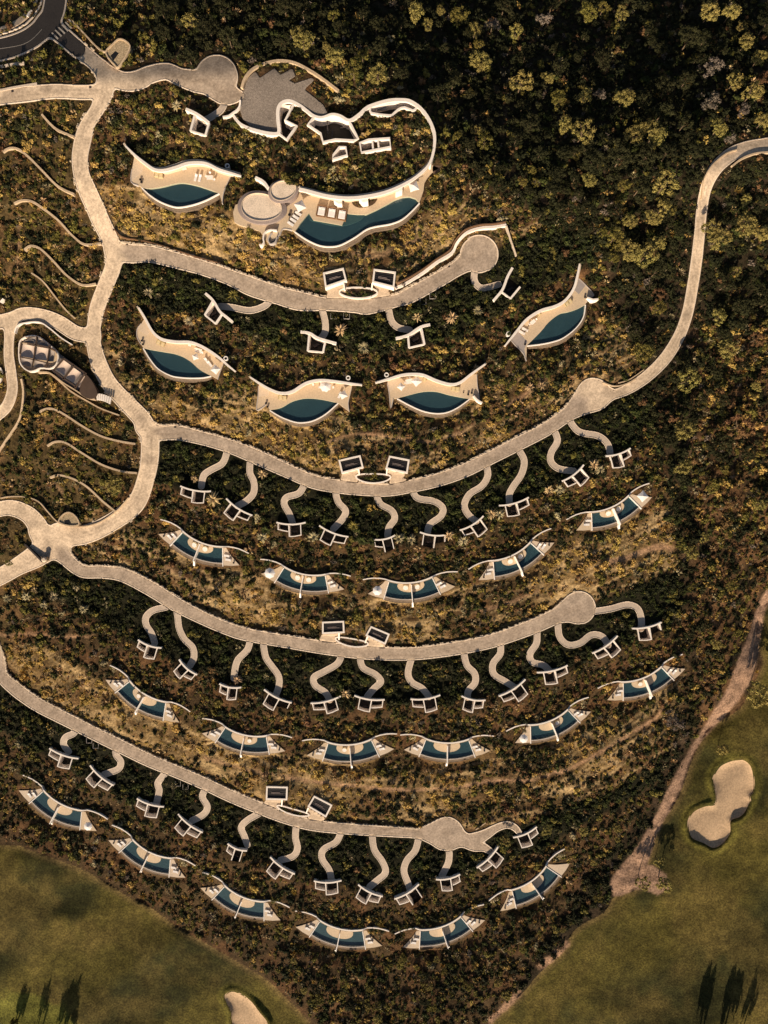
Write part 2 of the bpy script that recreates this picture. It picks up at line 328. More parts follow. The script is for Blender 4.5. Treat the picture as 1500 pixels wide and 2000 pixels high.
# garden paths (centre lines), start level and end level follow the row they belong to
PATHS = [
 (2, [(528, 584), (517, 597), (488, 606), (453, 600), (430, 598)], 0), (2, [(629, 604), (635, 627), (635, 648), (627, 660)], 0),
 (2, [(759, 603), (765, 627), (779, 640), (800, 644)], 0), (2, [(927, 530), (927, 549), (939, 562), (957, 560), (974, 555)], 0),
 (1, [(440, 196), (432, 214), (411, 229), (400, 234)], 1),
 (3, [(444, 880), (435, 904), (413, 917), (398, 928), (393, 950)], 0), (3, [(489, 898), (488, 923), (496, 941), (495, 963), (480, 979), (464, 988)], 0),
 (3, [(596, 943), (584, 963), (560, 971), (555, 984), (565, 1003), (571, 1020)], 0), (3, [(655, 960), (661, 981), (675, 997), (669, 1013), (651, 1033)], 0),
 (3, [(735, 964), (743, 984), (765, 997), (771, 1013), (760, 1029), (757, 1047)], 0), (3, [(806, 958), (816, 973), (848, 979), (865, 992), (861, 1008), (840, 1024), (835, 1040)], 0),
 (3, [(949, 905), (953, 928), (941, 949), (917, 965), (907, 987), (915, 1005), (930, 1018)], 0), (3, [(1013, 878), (1024, 899), (1019, 925), (1003, 949), (995, 965), (995, 983)], 0),
 (3, [(1083, 841), (1089, 861), (1077, 883), (1076, 901), (1091, 915), (1121, 920)], 0), (3, [(1112, 820), (1131, 843), (1168, 851), (1187, 867), (1192, 888)], 0),
 (4, [(324, 1186), (299, 1192), (285, 1205), (286, 1221), (296, 1237), (302, 1256)], 0), (4, [(345, 1192), (347, 1205), (350, 1227), (360, 1248), (376, 1264), (379, 1283), (371, 1300)], 0),
 (4, [(489, 1249), (483, 1269), (465, 1288), (459, 1307), (457, 1325)], 0), (4, [(514, 1254), (519, 1283), (531, 1301), (544, 1320), (545, 1339), (539, 1357)], 0),
 (4, [(668, 1276), (659, 1296), (632, 1312), (613, 1323), (616, 1339), (635, 1352), (644, 1367)], 0), (4, [(703, 1283), (709, 1304), (733, 1317), (744, 1331), (731, 1344), (717, 1361)], 0),
 (4, [(804, 1285), (797, 1315), (805, 1333), (824, 1344), (838, 1361)], 0), (4, [(906, 1274), (912, 1299), (927, 1315), (928, 1333), (915, 1349), (913, 1362)], 0),
 (4, [(978, 1258), (977, 1277), (963, 1296), (965, 1317), (987, 1331), (1004, 1342)], 0), (4, [(1049, 1233), (1048, 1256), (1035, 1277), (1040, 1293), (1061, 1299), (1073, 1310)], 0),
 (4, [(1090, 1216), (1093, 1243), (1109, 1259), (1133, 1256), (1155, 1240), (1176, 1243), (1188, 1260)], 0), (4, [(1160, 1194), (1193, 1189), (1225, 1181), (1246, 1189), (1253, 1211), (1252, 1228)], 0),
 (5, [(149, 1419), (144, 1432), (128, 1440), (124, 1453), (134, 1468)], 0), (5, [(226, 1459), (227, 1475), (236, 1487), (232, 1501), (216, 1508), (203, 1513)], 0),
 (5, [(326, 1506), (316, 1518), (308, 1530), (311, 1544), (306, 1567)], 0), (5, [(402, 1540), (395, 1556), (405, 1575), (398, 1590), (375, 1603)], 0),
 (5, [(506, 1589), (483, 1602), (471, 1616), (477, 1632), (483, 1650)], 0), (5, [(579, 1611), (577, 1635), (581, 1656), (573, 1672), (548, 1680)], 0),
 (5, [(666, 1626), (656, 1645), (632, 1659), (629, 1677), (643, 1699), (647, 1718)], 0), (5, [(727, 1630), (731, 1659), (747, 1683), (753, 1704), (736, 1720), (722, 1732)], 0),
 (5, [(818, 1636), (811, 1661), (795, 1680), (789, 1701), (797, 1725), (801, 1738)], 0), (5, [(877, 1652), (877, 1680), (869, 1699), (863, 1711)], 0)]

# constraints on the level of the ground
Cz = np.zeros((NY, NX)); Cm = np.zeros((NY, NX), bool)
def fix(mask, z):
    Cm[mask] = True
    Cz[mask] = z[mask] if hasattr(z, 'shape') else z
D_ROAD = np.minimum(np.minimum(D_LANE, D_LANE5), np.minimum(D_ASPH, np.minimum(D_SQ, D_APR)))
Bs = B.copy()
fix(D_ROAD < 2.5, Bs)
HOLES = []      # distance fields of everything the ground stops at
D_ALLPATH = np.full((NY, NX), 1e3); PATHD = []
for row, pts, rise in PATHS:
    s = smooth(pts, 5); d, t = line_dist(s, 6.2, 20, True)
    z0 = float(bil(B, *pts[0])); z1 = z0-(0.3 if rise else 1.5)
    zz = z0+(z1-z0)*t
    fix((d < 2.0) & (D_ROAD > 2.5), zz); PATHD.append(d); D_ALLPATH = np.minimum(D_ALLPATH, d)

GOLF_L = [(-400, 1640), (0, 1649), (53, 1659), (107, 1677), (165, 1699), (213, 1728), (253, 1752), (293, 1771), (347, 1811), (400, 1840), (427, 1856), (480, 1888), (520, 1912), (560, 1949), (608, 2000), (660, 2070), (700, 2200), (-400, 2200)]
GOLF_R = [(1700, 1100), (1500, 1178), (1482, 1220), (1479, 1253), (1489, 1296), (1466, 1345), (1444, 1384), (1393, 1416), (1369, 1448), (1348, 1493), (1329, 1547), (1297, 1600), (1281, 1610), (1279, 1640), (1262, 1690), (1244, 1736), (1201, 1749), (1180, 1781), (1140, 1803), (1116, 1824), (1100, 1858), (1053, 1901), (1013, 1947), (960, 1995), (900, 2060), (850, 2200), (1700, 2200)]
D_GL = poly_dist(smooth(GOLF_L, 4, True), 60); D_GR = poly_dist(smooth(GOLF_R, 4, True), 60)
D_GL[(D_GL > 900) & (GX < 400) & (GY > 1900)] = -60; D_GR[(D_GR > 900) & (GX > 1200) & (GY > 1850)] = -60
D_GOLF = np.minimum(D_GL, D_GR)

# ------------------------------------------------------------------ twin pool terraces: the geometry of one, in units of the photograph
TW_R = 115.0
def tw_xy(s, t):
    a = s/TW_R; c0 = TW_R*math.cos(42.96/TW_R)
    return ((TW_R+t)*math.sin(a), -((TW_R+t)*math.cos(a)-c0))
TWINS = [(3, (357, 1039), (435, 1069)), (3, (555, 1108), (635, 1123)), (3, (760, 1135), (844, 1128)), (3, (963, 1096), (1036, 1060)), (3, (1155, 1001), (1228, 969)),
         (4, (253, 1331), (324, 1372)), (4, (440, 1421), (520, 1438)), (4, (641, 1451), (725, 1445)), (4, (832, 1444), (915, 1445)), (4, (1036, 1417), (1109, 1387)), (4, (1217, 1333), (1292, 1303)),
         (5, (85, 1545), (160, 1584)), (5, (259, 1641), (333, 1677)), (5, (439, 1731), (516, 1762)), (5, (625, 1799), (708, 1817)), (5, (821, 1817), (900, 1791)), (5, (1000, 1739), (1067, 1693))]
def tw_frame(row, TL, TR):
    z = POOLZ[row]; mx, my = (TL[0]+TR[0])/2, (TL[1]+TR[1])/2; ang = math.atan2(-(TR[1]-TL[1]), TR[0]-TL[0]); L = math.hypot(TR[0]-TL[0], TR[1]-TL[1])
    k = L/84.0; ca, sa = math.cos(ang)*k, math.sin(ang)*k
    def f(x, y): return (mx+x*ca-y*sa, my-(x*sa+y*ca))      # unit frame -> photo directions
    return z, f, ang, k
def arcp(t, s0, s1, n): return [tw_xy(s0+(s1-s0)*i/n, t) for i in range(n+1)]
WING = [(50, 3.2), (60, 5.6), (72, 7.0), (84, 6.6), (93, 5.6)]
for row, TL, TR in TWINS:
    z, f, ang, k = tw_frame(row, TL, TR)
    out = arcp(1.0, -50, 50, 16)+[tw_xy(*q) for q in ((55, 10), (61, 23), (67, 38.5), (55, 37.5))]+arcp(36, 44, -44, 14)+[tw_xy(*q) for q in ((-55, 37.5), (-67, 38.5), (-61, 23), (-55, 10))]
    P = [f(*q) for q in out]; d = poly_dist(P, 24); HOLES.append(d)
    fix(d < 0, z-.4)
    dn = line_dist([f(*q) for q in arcp(-5.5, -46, 46, 14)], 2.5, 8); fix((dn < 0) & (d > 1.5), z+2.9)
    dw = line_dist([f(x, y+5.5) for x, y in WING], 2.2, 8); fix((dw < 0) & (d > 1.5), z+2.0)
    dw = line_dist([f(-x, y+5.5) for x, y in WING], 2.2, 8); fix((dw < 0) & (d > 1.5), z+2.0)
    dw = line_dist([f(x, y-5) for x, y in WING[1:]], 2.0, 8); fix((dw < 0) & (d > 1.5), z+.4)
    dw = line_dist([f(-x, y-5) for x, y in WING[1:]], 2.0, 8); fix((dw < 0) & (d > 1.5), z+.4)
    ds = line_dist([f(*q) for q in arcp(42.5, -46, 46, 14)], 3, 8); fix((ds < 0) & (d > 1.5) & (D_ROAD > 6), z-2.3)

# ------------------------------------------------------------------ entrance courtyards cut into the green roofs
YARDS = [  # row, left end, right end, side of the large patio
 (3, (352, 951), (412, 961), 'R'), (3, (441, 975), (492, 1008), 'L'), (3, (540, 1022), (597, 1022), 'R'), (3, (623, 1028), (680, 1050), 'L'), (3, (728, 1055), (772, 1047), 'R'),
 (3, (820, 1041), (873, 1046), 'L'), (3, (899, 1037), (945, 1009), 'R'), (3, (975, 989), (1033, 973), 'L'), (3, (1099, 941), (1141, 909), 'R'), (3, (1184, 892), (1232, 877), 'L'),
 (4, (269, 1251), (315, 1267), 'R'), (4, (349, 1289), (384, 1319), 'L'), (4, (428, 1337), (471, 1344), 'R'), (4, (515, 1348), (569, 1374), 'L'), (4, (607, 1375), (666, 1361), 'R'), (4, (692, 1360), (751, 1368), 'L'),
 (4, (802, 1367), (860, 1359), 'R'), (4, (901, 1361), (948, 1369), 'L'), (4, (975, 1361), (1027, 1328), 'R'), (4, (1049, 1315), (1109, 1301), 'L'), (4, (1158, 1277), (1207, 1243), 'R'), (4, (1235, 1229), (1292, 1217), 'L'),
 (5, (96, 1463), (153, 1483), 'R'), (5, (175, 1496), (221, 1535), 'L'), (5, (267, 1561), (320, 1577), 'R'), (5, (347, 1591), (395, 1627), 'L'), (5, (444, 1649), (482, 1663), 'R'), (5, (527, 1675), (575, 1708), 'L'),
 (5, (613, 1722), (667, 1721), 'R'), (5, (699, 1729), (747, 1752), 'L'), (5, (771, 1757), (819, 1728), 'R'), (5, (852, 1719), (899, 1709), 'L'), (5, (932, 1696), (975, 1653), 'R'), (5, (1003, 1637), (1049, 1616), 'L')]
def yard_frame(row, a, b, side):
    L = math.hypot(b[0]-a[0], b[1]-a[1]); ux, uy = (b[0]-a[0])/L, (b[1]-a[1])/L
    sg = 1 if side == 'R' else -1
    def f(u, v):       # u from -.5..+.5 along the bar with the large patio towards +, v down the slope in units of the photograph
        uu = .5+u*sg
        sag = 4.0*(1-(2*u)**2)       # the bar bows downhill
        return (a[0]+ux*L*uu-uy*(v+sag), a[1]+uy*L*uu+ux*(v+sag))
    return f, L
YARD_CELLS = []
for row, a, b, side in YARDS:
    f, L = yard_frame(row, a, b, side); q = 1/L
    u0, um, u1 = -.5+3*q, -.5+.42, min(.5-8*q, -.5+.42+23*q)
    big = [f(um, 0), f((um+u1)/2, 0), f(u1, 0), f(u1, 23), f(um, 24)]
    sml = [f(u0, 0), f((u0+um)/2, 0), f(um, 0), f(um, 14), f(u0, 12)]
    YARD_CELLS.append((u0, um, u1))
    zr = ROADZ[row]-3.4
    for P in (big, sml):
        d = poly_dist(P, 10); HOLES.append(d); fix(d < 0, zr+2.4)
        fix((d > 3) & (d < 6) & ~Cm, zr+2.6)
    dn = line_dist([f(u, -7) for u in np.linspace(-.45, .45, 6)], 2.5, 6); fix((dn < 0) & (D_ROAD > 4), zr+1.75)
# single patios of the five large villas
YARD1 = [
 (1, [(363, 213), (381, 221), (395, 230), (408, 240)], [(381, 221), (408, 240), (401, 264), (372, 255)]),
 (2, [(401, 573), (416, 587), (429, 608), (442, 619), (453, 628)], [(416, 587), (434, 613), (421, 632), (400, 615)]),
 (2, [(587, 648), (605, 651), (618, 659), (632, 664), (657, 671)], [(604, 651), (635, 667), (631, 688), (601, 685)]),
 (2, [(773, 661), (787, 658), (800, 653), (821, 639), (840, 634)], [(797, 655), (823, 641), (829, 672), (799, 679)]),
 (2, [(1001, 523), (991, 541), (986, 555), (980, 568), (964, 587)], [(992, 541), (1016, 560), (997, 583), (979, 569)])]
for row, bar, cell in YARD1:
    zr = ROADZ[row]-(3.4 if row > 1 else 1.5); d = poly_dist(cell, 10); HOLES.append(d); fix(d < 0, zr+2.4); fix((d > 3) & (d < 6) & ~Cm, zr+2.6)

# ------------------------------------------------------------------ the five large villas and the clubhouse: outlines
BIG = [
 dict(row=1, z=13.6, wall=[(245, 285), (263, 303), (283, 319), (301, 331), (320, 333), (344, 327), (368, 319), (400, 319), (427, 331), (450, 338), (471, 344)],
      left=[(258, 330), (256, 355), (270, 362)], north=[(277, 366), (290, 368), (315, 365), (340, 359), (357, 357), (380, 361), (400, 367), (428, 377)],
      south=[(277, 366), (292, 380), (312, 393), (335, 402), (352, 404), (378, 399), (403, 390), (428, 377)], right=[(434, 397), (436, 379), (442, 362), (451, 343)], roofi=(1, 8)),
 dict(row=2, z=3.8, wall=[(271, 601), (283, 621), (296, 645), (307, 657), (320, 664), (344, 668), (373, 669), (400, 680), (427, 698), (444, 713), (460, 726)],
      left=[(276, 632), (268, 643), (268, 659), (275, 672)], north=[(280, 680), (301, 684), (325, 688), (341, 691), (357, 697), (373, 707), (390, 722), (412, 734)],
      south=[(280, 680), (293, 701), (309, 720), (333, 733), (355, 737), (378, 738), (398, 737), (412, 734)], right=[(425, 741), (430, 726), (437, 709)], roofi=(1, 9)),
 dict(row=2, z=3.8, wall=[(489, 737), (507, 749), (528, 761), (549, 768), (571, 765), (597, 749), (624, 743), (653, 745), (689, 750), (707, 752)],
      left=[(505, 754), (504, 775), (501, 800), (511, 797), (520, 790)], north=[(527, 801), (549, 796), (571, 784), (597, 778), (627, 780), (660, 787)],
      south=[(527, 801), (549, 814), (573, 823), (590, 825), (612, 821), (636, 808), (660, 787)], right=[(682, 804), (680, 788), (684, 768), (688, 752)], roofi=(1, 8)),
 dict(row=2, z=3.8, wall=[(733, 748), (757, 741), (784, 733), (806, 731), (827, 733), (853, 744), (880, 751), (899, 747), (920, 731), (948, 711)],
      left=[(756, 747), (760, 768), (763, 797), (768, 779)], north=[(776, 778), (800, 771), (827, 765), (853, 765), (880, 772), (917, 779)],
      south=[(776, 778), (800, 791), (825, 802), (850, 807), (873, 805), (895, 795), (917, 779)], right=[(936, 784), (935, 771), (932, 752), (931, 731)], roofi=(1, 8)),
 dict(row=2, z=3.8, wall=[(1132, 515), (1127, 541), (1120, 565), (1104, 587), (1083, 599), (1056, 607), (1029, 624), (1011, 645), (998, 661), (986, 676)],
      left=[(1129, 543), (1144, 557), (1160, 577), (1148, 581), (1146, 590)], north=[(1143, 595), (1128, 603), (1110, 609), (1093, 613), (1072, 629), (1056, 648), (1029, 675)],
      south=[(1143, 595), (1139, 619), (1125, 640), (1101, 659), (1080, 667), (1055, 672), (1029, 675)], right=[(1028, 705), (1022, 690), (1010, 678), (998, 665)], roofi=(1, 8))]
def offset_line(P, d):
    out = []; n = len(P)
    for i in range(n):
        a = P[max(i-1, 0)]; b = P[min(i+1, n-1)]; dx, dy = b[0]-a[0], b[1]-a[1]; L = math.hypot(dx, dy)+1e-9
        out.append((P[i][0]-dy/L*d, P[i][1]+dx/L*d))
    return out
def left_right(P): return P if P[0][0] < P[-1][0] else P[::-1]
for v in BIG:
    v['wall_s'] = smooth(v['wall'], 5); v['north_s'] = smooth(v['north'], 5); v['south_s'] = smooth(v['south'], 5)
    i0, i1 = v['roofi']; wl = smooth(v['wall'][i0:i1+1], 5)
    v['deck'] = wl+v['right'][::-1]+v['north_s'][::-1]+v['left'][::-1]
    v['pool'] = v['south_s']+v['north_s'][::-1][1:-1]
    d = np.minimum(poly_dist(v['deck'], 24), poly_dist(v['pool'], 24)); HOLES.append(d)
    fix(d < 0, v['z']-.4)
    sgn = -1 if v['wall'][0][0] < v['wall'][-1][0] else 1
    up = offset_line(wl, 5.5*sgn); dn = line_dist(up, 2.5, 8); fix((dn < 0) & (d > 1.5), v['z']+3.0)
    sg2 = 1 if v['south'][0][0] < v['south'][-1][0] else -1
    dn = line_dist(offset_line(v['south_s'], 12*sg2), 3, 8); fix((dn < 0) & (d > 2) & (D_ROAD > 6), v['z']-2.4)

# clubhouse
CLUB_Z = 13.4; CLUB_ROOF = CLUB_Z+3.6
CLUB_N = [(455, 224), (467, 240), (483, 249), (501, 255), (522, 260), (541, 261), (545, 254), (543, 236), (543, 213), (550, 201), (565, 197), (584, 205), (599, 216), (613, 226), (629, 229), (648, 223), (664, 226), (682, 235), (701, 224), (714, 212), (728, 205), (760, 196), (787, 195), (802, 198), (821, 211), (837, 232), (848, 259), (848, 288), (840, 317), (824, 336), (800, 354), (760, 373), (720, 383), (680, 387), (640, 383), (608, 375), (584, 369)]
CLUB_DECK = [(584, 369), (608, 375), (640, 383), (680, 387), (720, 383), (760, 373), (800, 354), (824, 336), (838, 320), (858, 328), (845, 336), (835, 347), (829, 357), (827, 373), (819, 396), (812, 388), (800, 384), (787, 385), (772, 390), (752, 401), (735, 410), (715, 419), (697, 419), (678, 417), (668, 440), (612, 430), (603, 416), (596, 424), (587, 435), (576, 452), (570, 449), (553, 447), (548, 455), (541, 463), (534, 470), (524, 474), (520, 470), (514, 460), (507, 451), (488, 445), (468, 440), (458, 434), (455, 415), (460, 400), (540, 372)]
CLUB_POOL_N = [(576, 452), (587, 435), (596, 424), (603, 416), (619, 407), (650, 412), (678, 417), (697, 419), (715, 419), (735, 410), (752, 401), (772, 390), (787, 385), (800, 384), (812, 388), (819, 396)]
CLUB_POOL_S = [(576, 452), (600, 468), (625, 479), (648, 481), (667, 477), (693, 463), (715, 448), (733, 442), (762, 437), (785, 428), (805, 411), (819, 396)]
CLUB_HOLES = [
 [(552, 205), (572, 206), (557, 233), (578, 244), (560, 270), (548, 261), (546, 215)],
 [(612, 231), (628, 233), (646, 227), (664, 230), (683, 238), (698, 269), (691, 273), (655, 272), (631, 276), (626, 259), (602, 243)],
 [(725, 212), (745, 205), (770, 201), (795, 202), (812, 210), (806, 214), (790, 209), (778, 213), (760, 224), (726, 219)],
 [(675, 287), (678, 303), (649, 311), (651, 303), (663, 287)],
 [(703, 279), (720, 273), (761, 270), (763, 287), (706, 298)]]
clubw = smooth(CLUB_N, 4)
D_CD = np.minimum(poly_dist(CLUB_DECK, 24), poly_dist(smooth(CLUB_POOL_S, 4)+smooth(CLUB_POOL_N, 4)[::-1][1:-1], 24)); HOLES.append(D_CD)
fix(D_CD < 0, CLUB_Z-.4)
roofpoly = clubw; D_CR = poly_dist(roofpoly+[(560, 360), (500, 330), (470, 290)], 20)
fix((D_CR < -2) & (D_CR > -6) & (D_CD > 3) & (GX > 545), CLUB_ROOF-.3)
fix((D_CR > 4) & (D_CR < 8) & (GY < 320) & (GX > 640), CLUB_ROOF-2.6)
fix(poly_dist([(457, 388), (508, 369), (560, 395), (552, 428), (508, 437), (460, 425)], 5) < 0, CLUB_Z-.4)
dn = line_dist(offset_line(smooth(CLUB_POOL_S, 4), 11), 3, 8); fix((dn < 0) & (D_CD > 2), CLUB_Z-2.6)
for H in CLUB_HOLES:
    d = poly_dist(H, 8); HOLES.append(d); fix(d < 0, CLUB_ROOF-.3)

# a shallow ditch runs along the upper side of every villa lane
RXr = {k: np.array([rowy(ROAD_ROWS[k], x) for x in gx]) for k in (2, 3, 4, 5)}
for k in (2, 3, 4, 5):
    xr = {2: (260, 900), 3: (330, 1120), 4: (150, 1100), 5: (10, 860)}[k]
    m = (D_ROAD > 3.2) & (D_ROAD < 8.5) & (np.abs(GY-RXr[k][None, :]) < 45) & (GY < RXr[k][None, :]) & (GX > xr[0]) & (GX < xr[1]) & ~Cm & (D_APR > 6)
    fix(m, Bs-.75)
# car ports
PORTS = [
 (2, [(631, 533), (671, 523), (677, 547), (635, 562)]), (2, [(730, 525), (773, 531), (770, 562), (727, 551)]),
 (3, [(661, 899), (704, 889), (710, 913), (667, 925)]), (3, [(760, 890), (800, 898), (796, 925), (753, 915)]),
 (4, [(629, 1215), (672, 1213), (673, 1236), (629, 1238)]), (4, [(724, 1223), (761, 1239), (753, 1259), (714, 1241)]),
 (5, [(520, 1536), (562, 1537), (561, 1563), (519, 1562)]), (5, [(613, 1554), (649, 1573), (637, 1597), (601, 1575)])]
for row, P in PORTS:
    d = poly_dist(P, 14); HOLES.append(d+1.5); z = float(bil(B, (P[2][0]+P[3][0])/2, max(P[2][1], P[3][1])+12))
    fix(d < 0, z+2.0); fix((d > 2) & (d < 5) & (D_ROAD > 3) & (GY < (P[2][1]+P[3][1])/2-6), z+2.4)
# pavilion on the left lane
PAVIL = [(38, 666), (55, 655), (76, 658), (96, 674), (112, 688), (124, 693), (150, 707), (168, 728), (185, 758), (188, 774), (178, 780), (160, 775), (140, 762), (118, 745), (104, 732), (100, 722), (78, 722), (62, 727), (47, 720), (38, 706), (35, 688)]
PAV_Z = float(bil(B, 40, 690))-.5
d = poly_dist(PAVIL, 10); HOLES.append(d+1); fix(d < 2, PAV_Z-.3)
# golf, sand
fix(D_GOLF < 6, B*0+(-25.3)-(GY-1500)*.0012+1.0*np.sin(GX*.011+GY*.006)*np.cos(GY*.009))
BUNK = [
 [(1425, 1487), (1440, 1484), (1455, 1485), (1469, 1501), (1473, 1539), (1464, 1557), (1466, 1564), (1455, 1587), (1444, 1597), (1428, 1604), (1427, 1627), (1412, 1648), (1393, 1657), (1375, 1648), (1351, 1637), (1344, 1616), (1345, 1600), (1356, 1584), (1378, 1574), (1396, 1571), (1399, 1552), (1392, 1525), (1396, 1512), (1407, 1496)],
 [(440, 1944), (453, 1936), (469, 1941), (480, 1948), (493, 1960), (507, 1979), (520, 1995), (521, 2010), (505, 2022), (465, 2020), (453, 2000), (453, 1979), (443, 1957)]]
D_B = [poly_dist(smooth(b, 5, True), 30) for b in BUNK]
for d in D_B:
    m = d < 4; Cz[m] -= np.clip((4-d[m])/16, 0, 1)*.75+.18*np.sin(GX[m]*.09+GY[m]*.05)*np.clip((-d[m])/10, 0, 1); m2 = (d > -2) & (d < 16); Cz[m2] += .55*np.exp(-((d[m2]-4)/5)**2)

# relax the hillside between what is fixed
Z = B.copy(); Z[Cm] = Cz[Cm]
for it in range(700):
    P = np.pad(Z, 1, mode='edge')
    Zn = (P[:-2, 1:-1]+P[2:, 1:-1]+P[1:-1, :-2]+P[1:-1, 2:])/4
    Z = Zn+.006*(B-Zn); Z[Cm] = Cz[Cm]
def vnoise(cell, seed):
    r = np.random.default_rng(seed); n, m = int(NY*ST/cell)+3, int(NX*ST/cell)+3; A = r.random((n, m))
    fy = (gy-gy[0])/cell; fx = (gx-gx[0])/cell; i = fy.astype(int); j = fx.astype(int); v = fy-i; u = fx-j
    v = (v*v*(3-2*v))[:, None]; u = (u*u*(3-2*u))[None, :]
    return (A[i][:, j]*(1-u)*(1-v)+A[i][:, j+1]*u*(1-v)+A[i+1][:, j]*(1-u)*v+A[i+1][:, j+1]*u*v)*2-1
DH = np.minimum.reduce([h for h in HOLES])
Zsoft = Z.copy()
rough_ok = np.clip((np.minimum.reduce([D_ROAD, D_ALLPATH, DH])-3)/8, 0, 1)*np.where(D_GOLF < 0, .12, 1)
rough_ok = np.where(np.minimum(D_B[0], D_B[1]) < 6, 0.05, rough_ok)
Z = Z+np.where(D_GOLF < 0, np.clip(-D_GOLF/20, 0, 1)*np.clip(np.minimum(D_B[0], D_B[1])/14, 0, 1), 0)*(.65*vnoise(62, 51)+.12*vnoise(27, 52)+.4*np.sin((GX*.55+GY*.83)*.045+vnoise(90, 7)*2))
Z = Z+rough_ok*(.16*vnoise(7, 1)+.28*vnoise(16, 2)+.45*vnoise(38, 3))

# ------------------------------------------------------------------ meshing a region of the grid with clean cut edges
def region(name, F, Zf, dz, material, skirt=0.0, colors=None, parent=None, xs=None, ys=None):
    xs = gx if xs is None else xs; ys = gy if ys is None else ys
    ny, nx = F.shape
    neg = F <= 0
    cell = neg[:-1, :-1] | neg[1:, :-1] | neg[:-1, 1:] | neg[1:, 1:]
    I, J = np.nonzero(cell)
    a = I*nx+J; b = a+1; c = a+nx; d = c+1
    T = np.concatenate([np.stack([a, c, b], 1), np.stack([b, c, d], 1)])
    f = F.ravel(); fin = f[T] <= 0; k = fin.sum(1)
    X = np.broadcast_to(xs[None, :], F.shape).ravel(); Y = np.broadcast_to(ys[:, None], F.shape).ravel(); Zr = Zf.ravel()
    full = T[k == 3]; seg = []; tris = [full]
    cutkey = []; base = ny*nx
    def roll(Tm, pos):
        idx = (pos[:, None]+np.arange(3)[None, :]) % 3
        return np.take_along_axis(Tm, idx, 1)
    T1 = T[k == 1]; T2 = T[k == 2]
    t1 = roll(T1, np.argmax(f[T1] <= 0, 1)) if len(T1) else T1.reshape(0, 3)
    t2 = roll(T2, np.argmax(f[T2] > 0, 1)) if len(T2) else T2.reshape(0, 3)
    E = np.concatenate([t1[:, [0, 1]], t1[:, [0, 2]], t2[:, [0, 1]], t2[:, [0, 2]]])
    Es = np.sort(E, 1); key = Es[:, 0].astype(np.int64)*base+Es[:, 1]
    uk, inv = np.unique(key, return_inverse=True); inv = inv.ravel()
    ea = (uk//base).astype(int); eb = (uk % base).astype(int)
    fa, fb = f[ea], f[eb]; t = fa/(fa-fb+1e-12)
    cx = X[ea]+t*(X[eb]-X[ea]); cy = Y[ea]+t*(Y[eb]-Y[ea]); cz = Zr[ea]+t*(Zr[eb]-Zr[ea])
    n1, n2 = len(t1), len(t2); o = base
    c01a = o+inv[:n1]; c02a = o+inv[n1:2*n1]; c01b = o+inv[2*n1:2*n1+n2]; c02b = o+inv[2*n1+n2:]
    tris.append(np.stack([t1[:, 0], c01a, c02a], 1))
    tris.append(np.stack([c01b, t2[:, 1], t2[:, 2]], 1)); tris.append(np.stack([c01b, t2[:, 2], c02b], 1))
    TR = np.concatenate(tris); segs = np.concatenate([np.stack([c01a, c02a], 1), np.stack([c02b, c01b], 1)])
    used, inv2 = np.unique(TR, return_inverse=True); TR = inv2.reshape(-1, 3)
    AX = np.concatenate([X, cx]); AY = np.concatenate([Y, cy]); AZ = np.concatenate([Zr, cz])
    px, py, pz = AX[used], AY[used], AZ[used]+dz
    remap = np.full(len(AX), -1); remap[used] = np.arange(len(used)); segs = remap[segs]
    dd = (CAM_H-pz)/FOC; V = np.stack([(px-750)*dd, (1000-py)*dd, pz], 1)
    nv = len(V); faces = TR
    if skirt:
        low = V.copy(); low[:, 2] -= skirt; V = np.concatenate([V, low])
        q = np.concatenate([np.stack([segs[:, 0], segs[:, 0]+nv, segs[:, 1]], 1), np.stack([segs[:, 1], segs[:, 0]+nv, segs[:, 1]+nv], 1)])
        faces = np.concatenate([TR, q])
    me = bpy.data.meshes.new(name); me.vertices.add(len(V)); me.vertices.foreach_set('co', V.astype(np.float32).ravel())
    me.loops.add(faces.size); me.loops.foreach_set('vertex_index', faces.astype(np.int32).ravel())
    me.polygons.add(len(faces)); me.polygons.foreach_set('loop_start', np.arange(0, faces.size, 3, dtype=np.int32)); me.polygons.foreach_set('loop_total', np.full(len(faces), 3, dtype=np.int32))
    me.update(calc_edges=True); me.validate()
    if not skirt: me.polygons.foreach_set('use_smooth', np.ones(len(me.polygons), bool))
    if colors is not None:
        at = me.color_attributes.new('soil', 'FLOAT_COLOR', 'POINT'); C = np.ones((len(V), 4), np.float32)
        for ch in range(3):
            fx = np.concatenate([colors[ch].ravel(), colors[ch].ravel()[ea]]); C[:nv, ch] = fx[used]
        at.data.foreach_set('color', C.ravel())
    return link(name, me, material, parent)

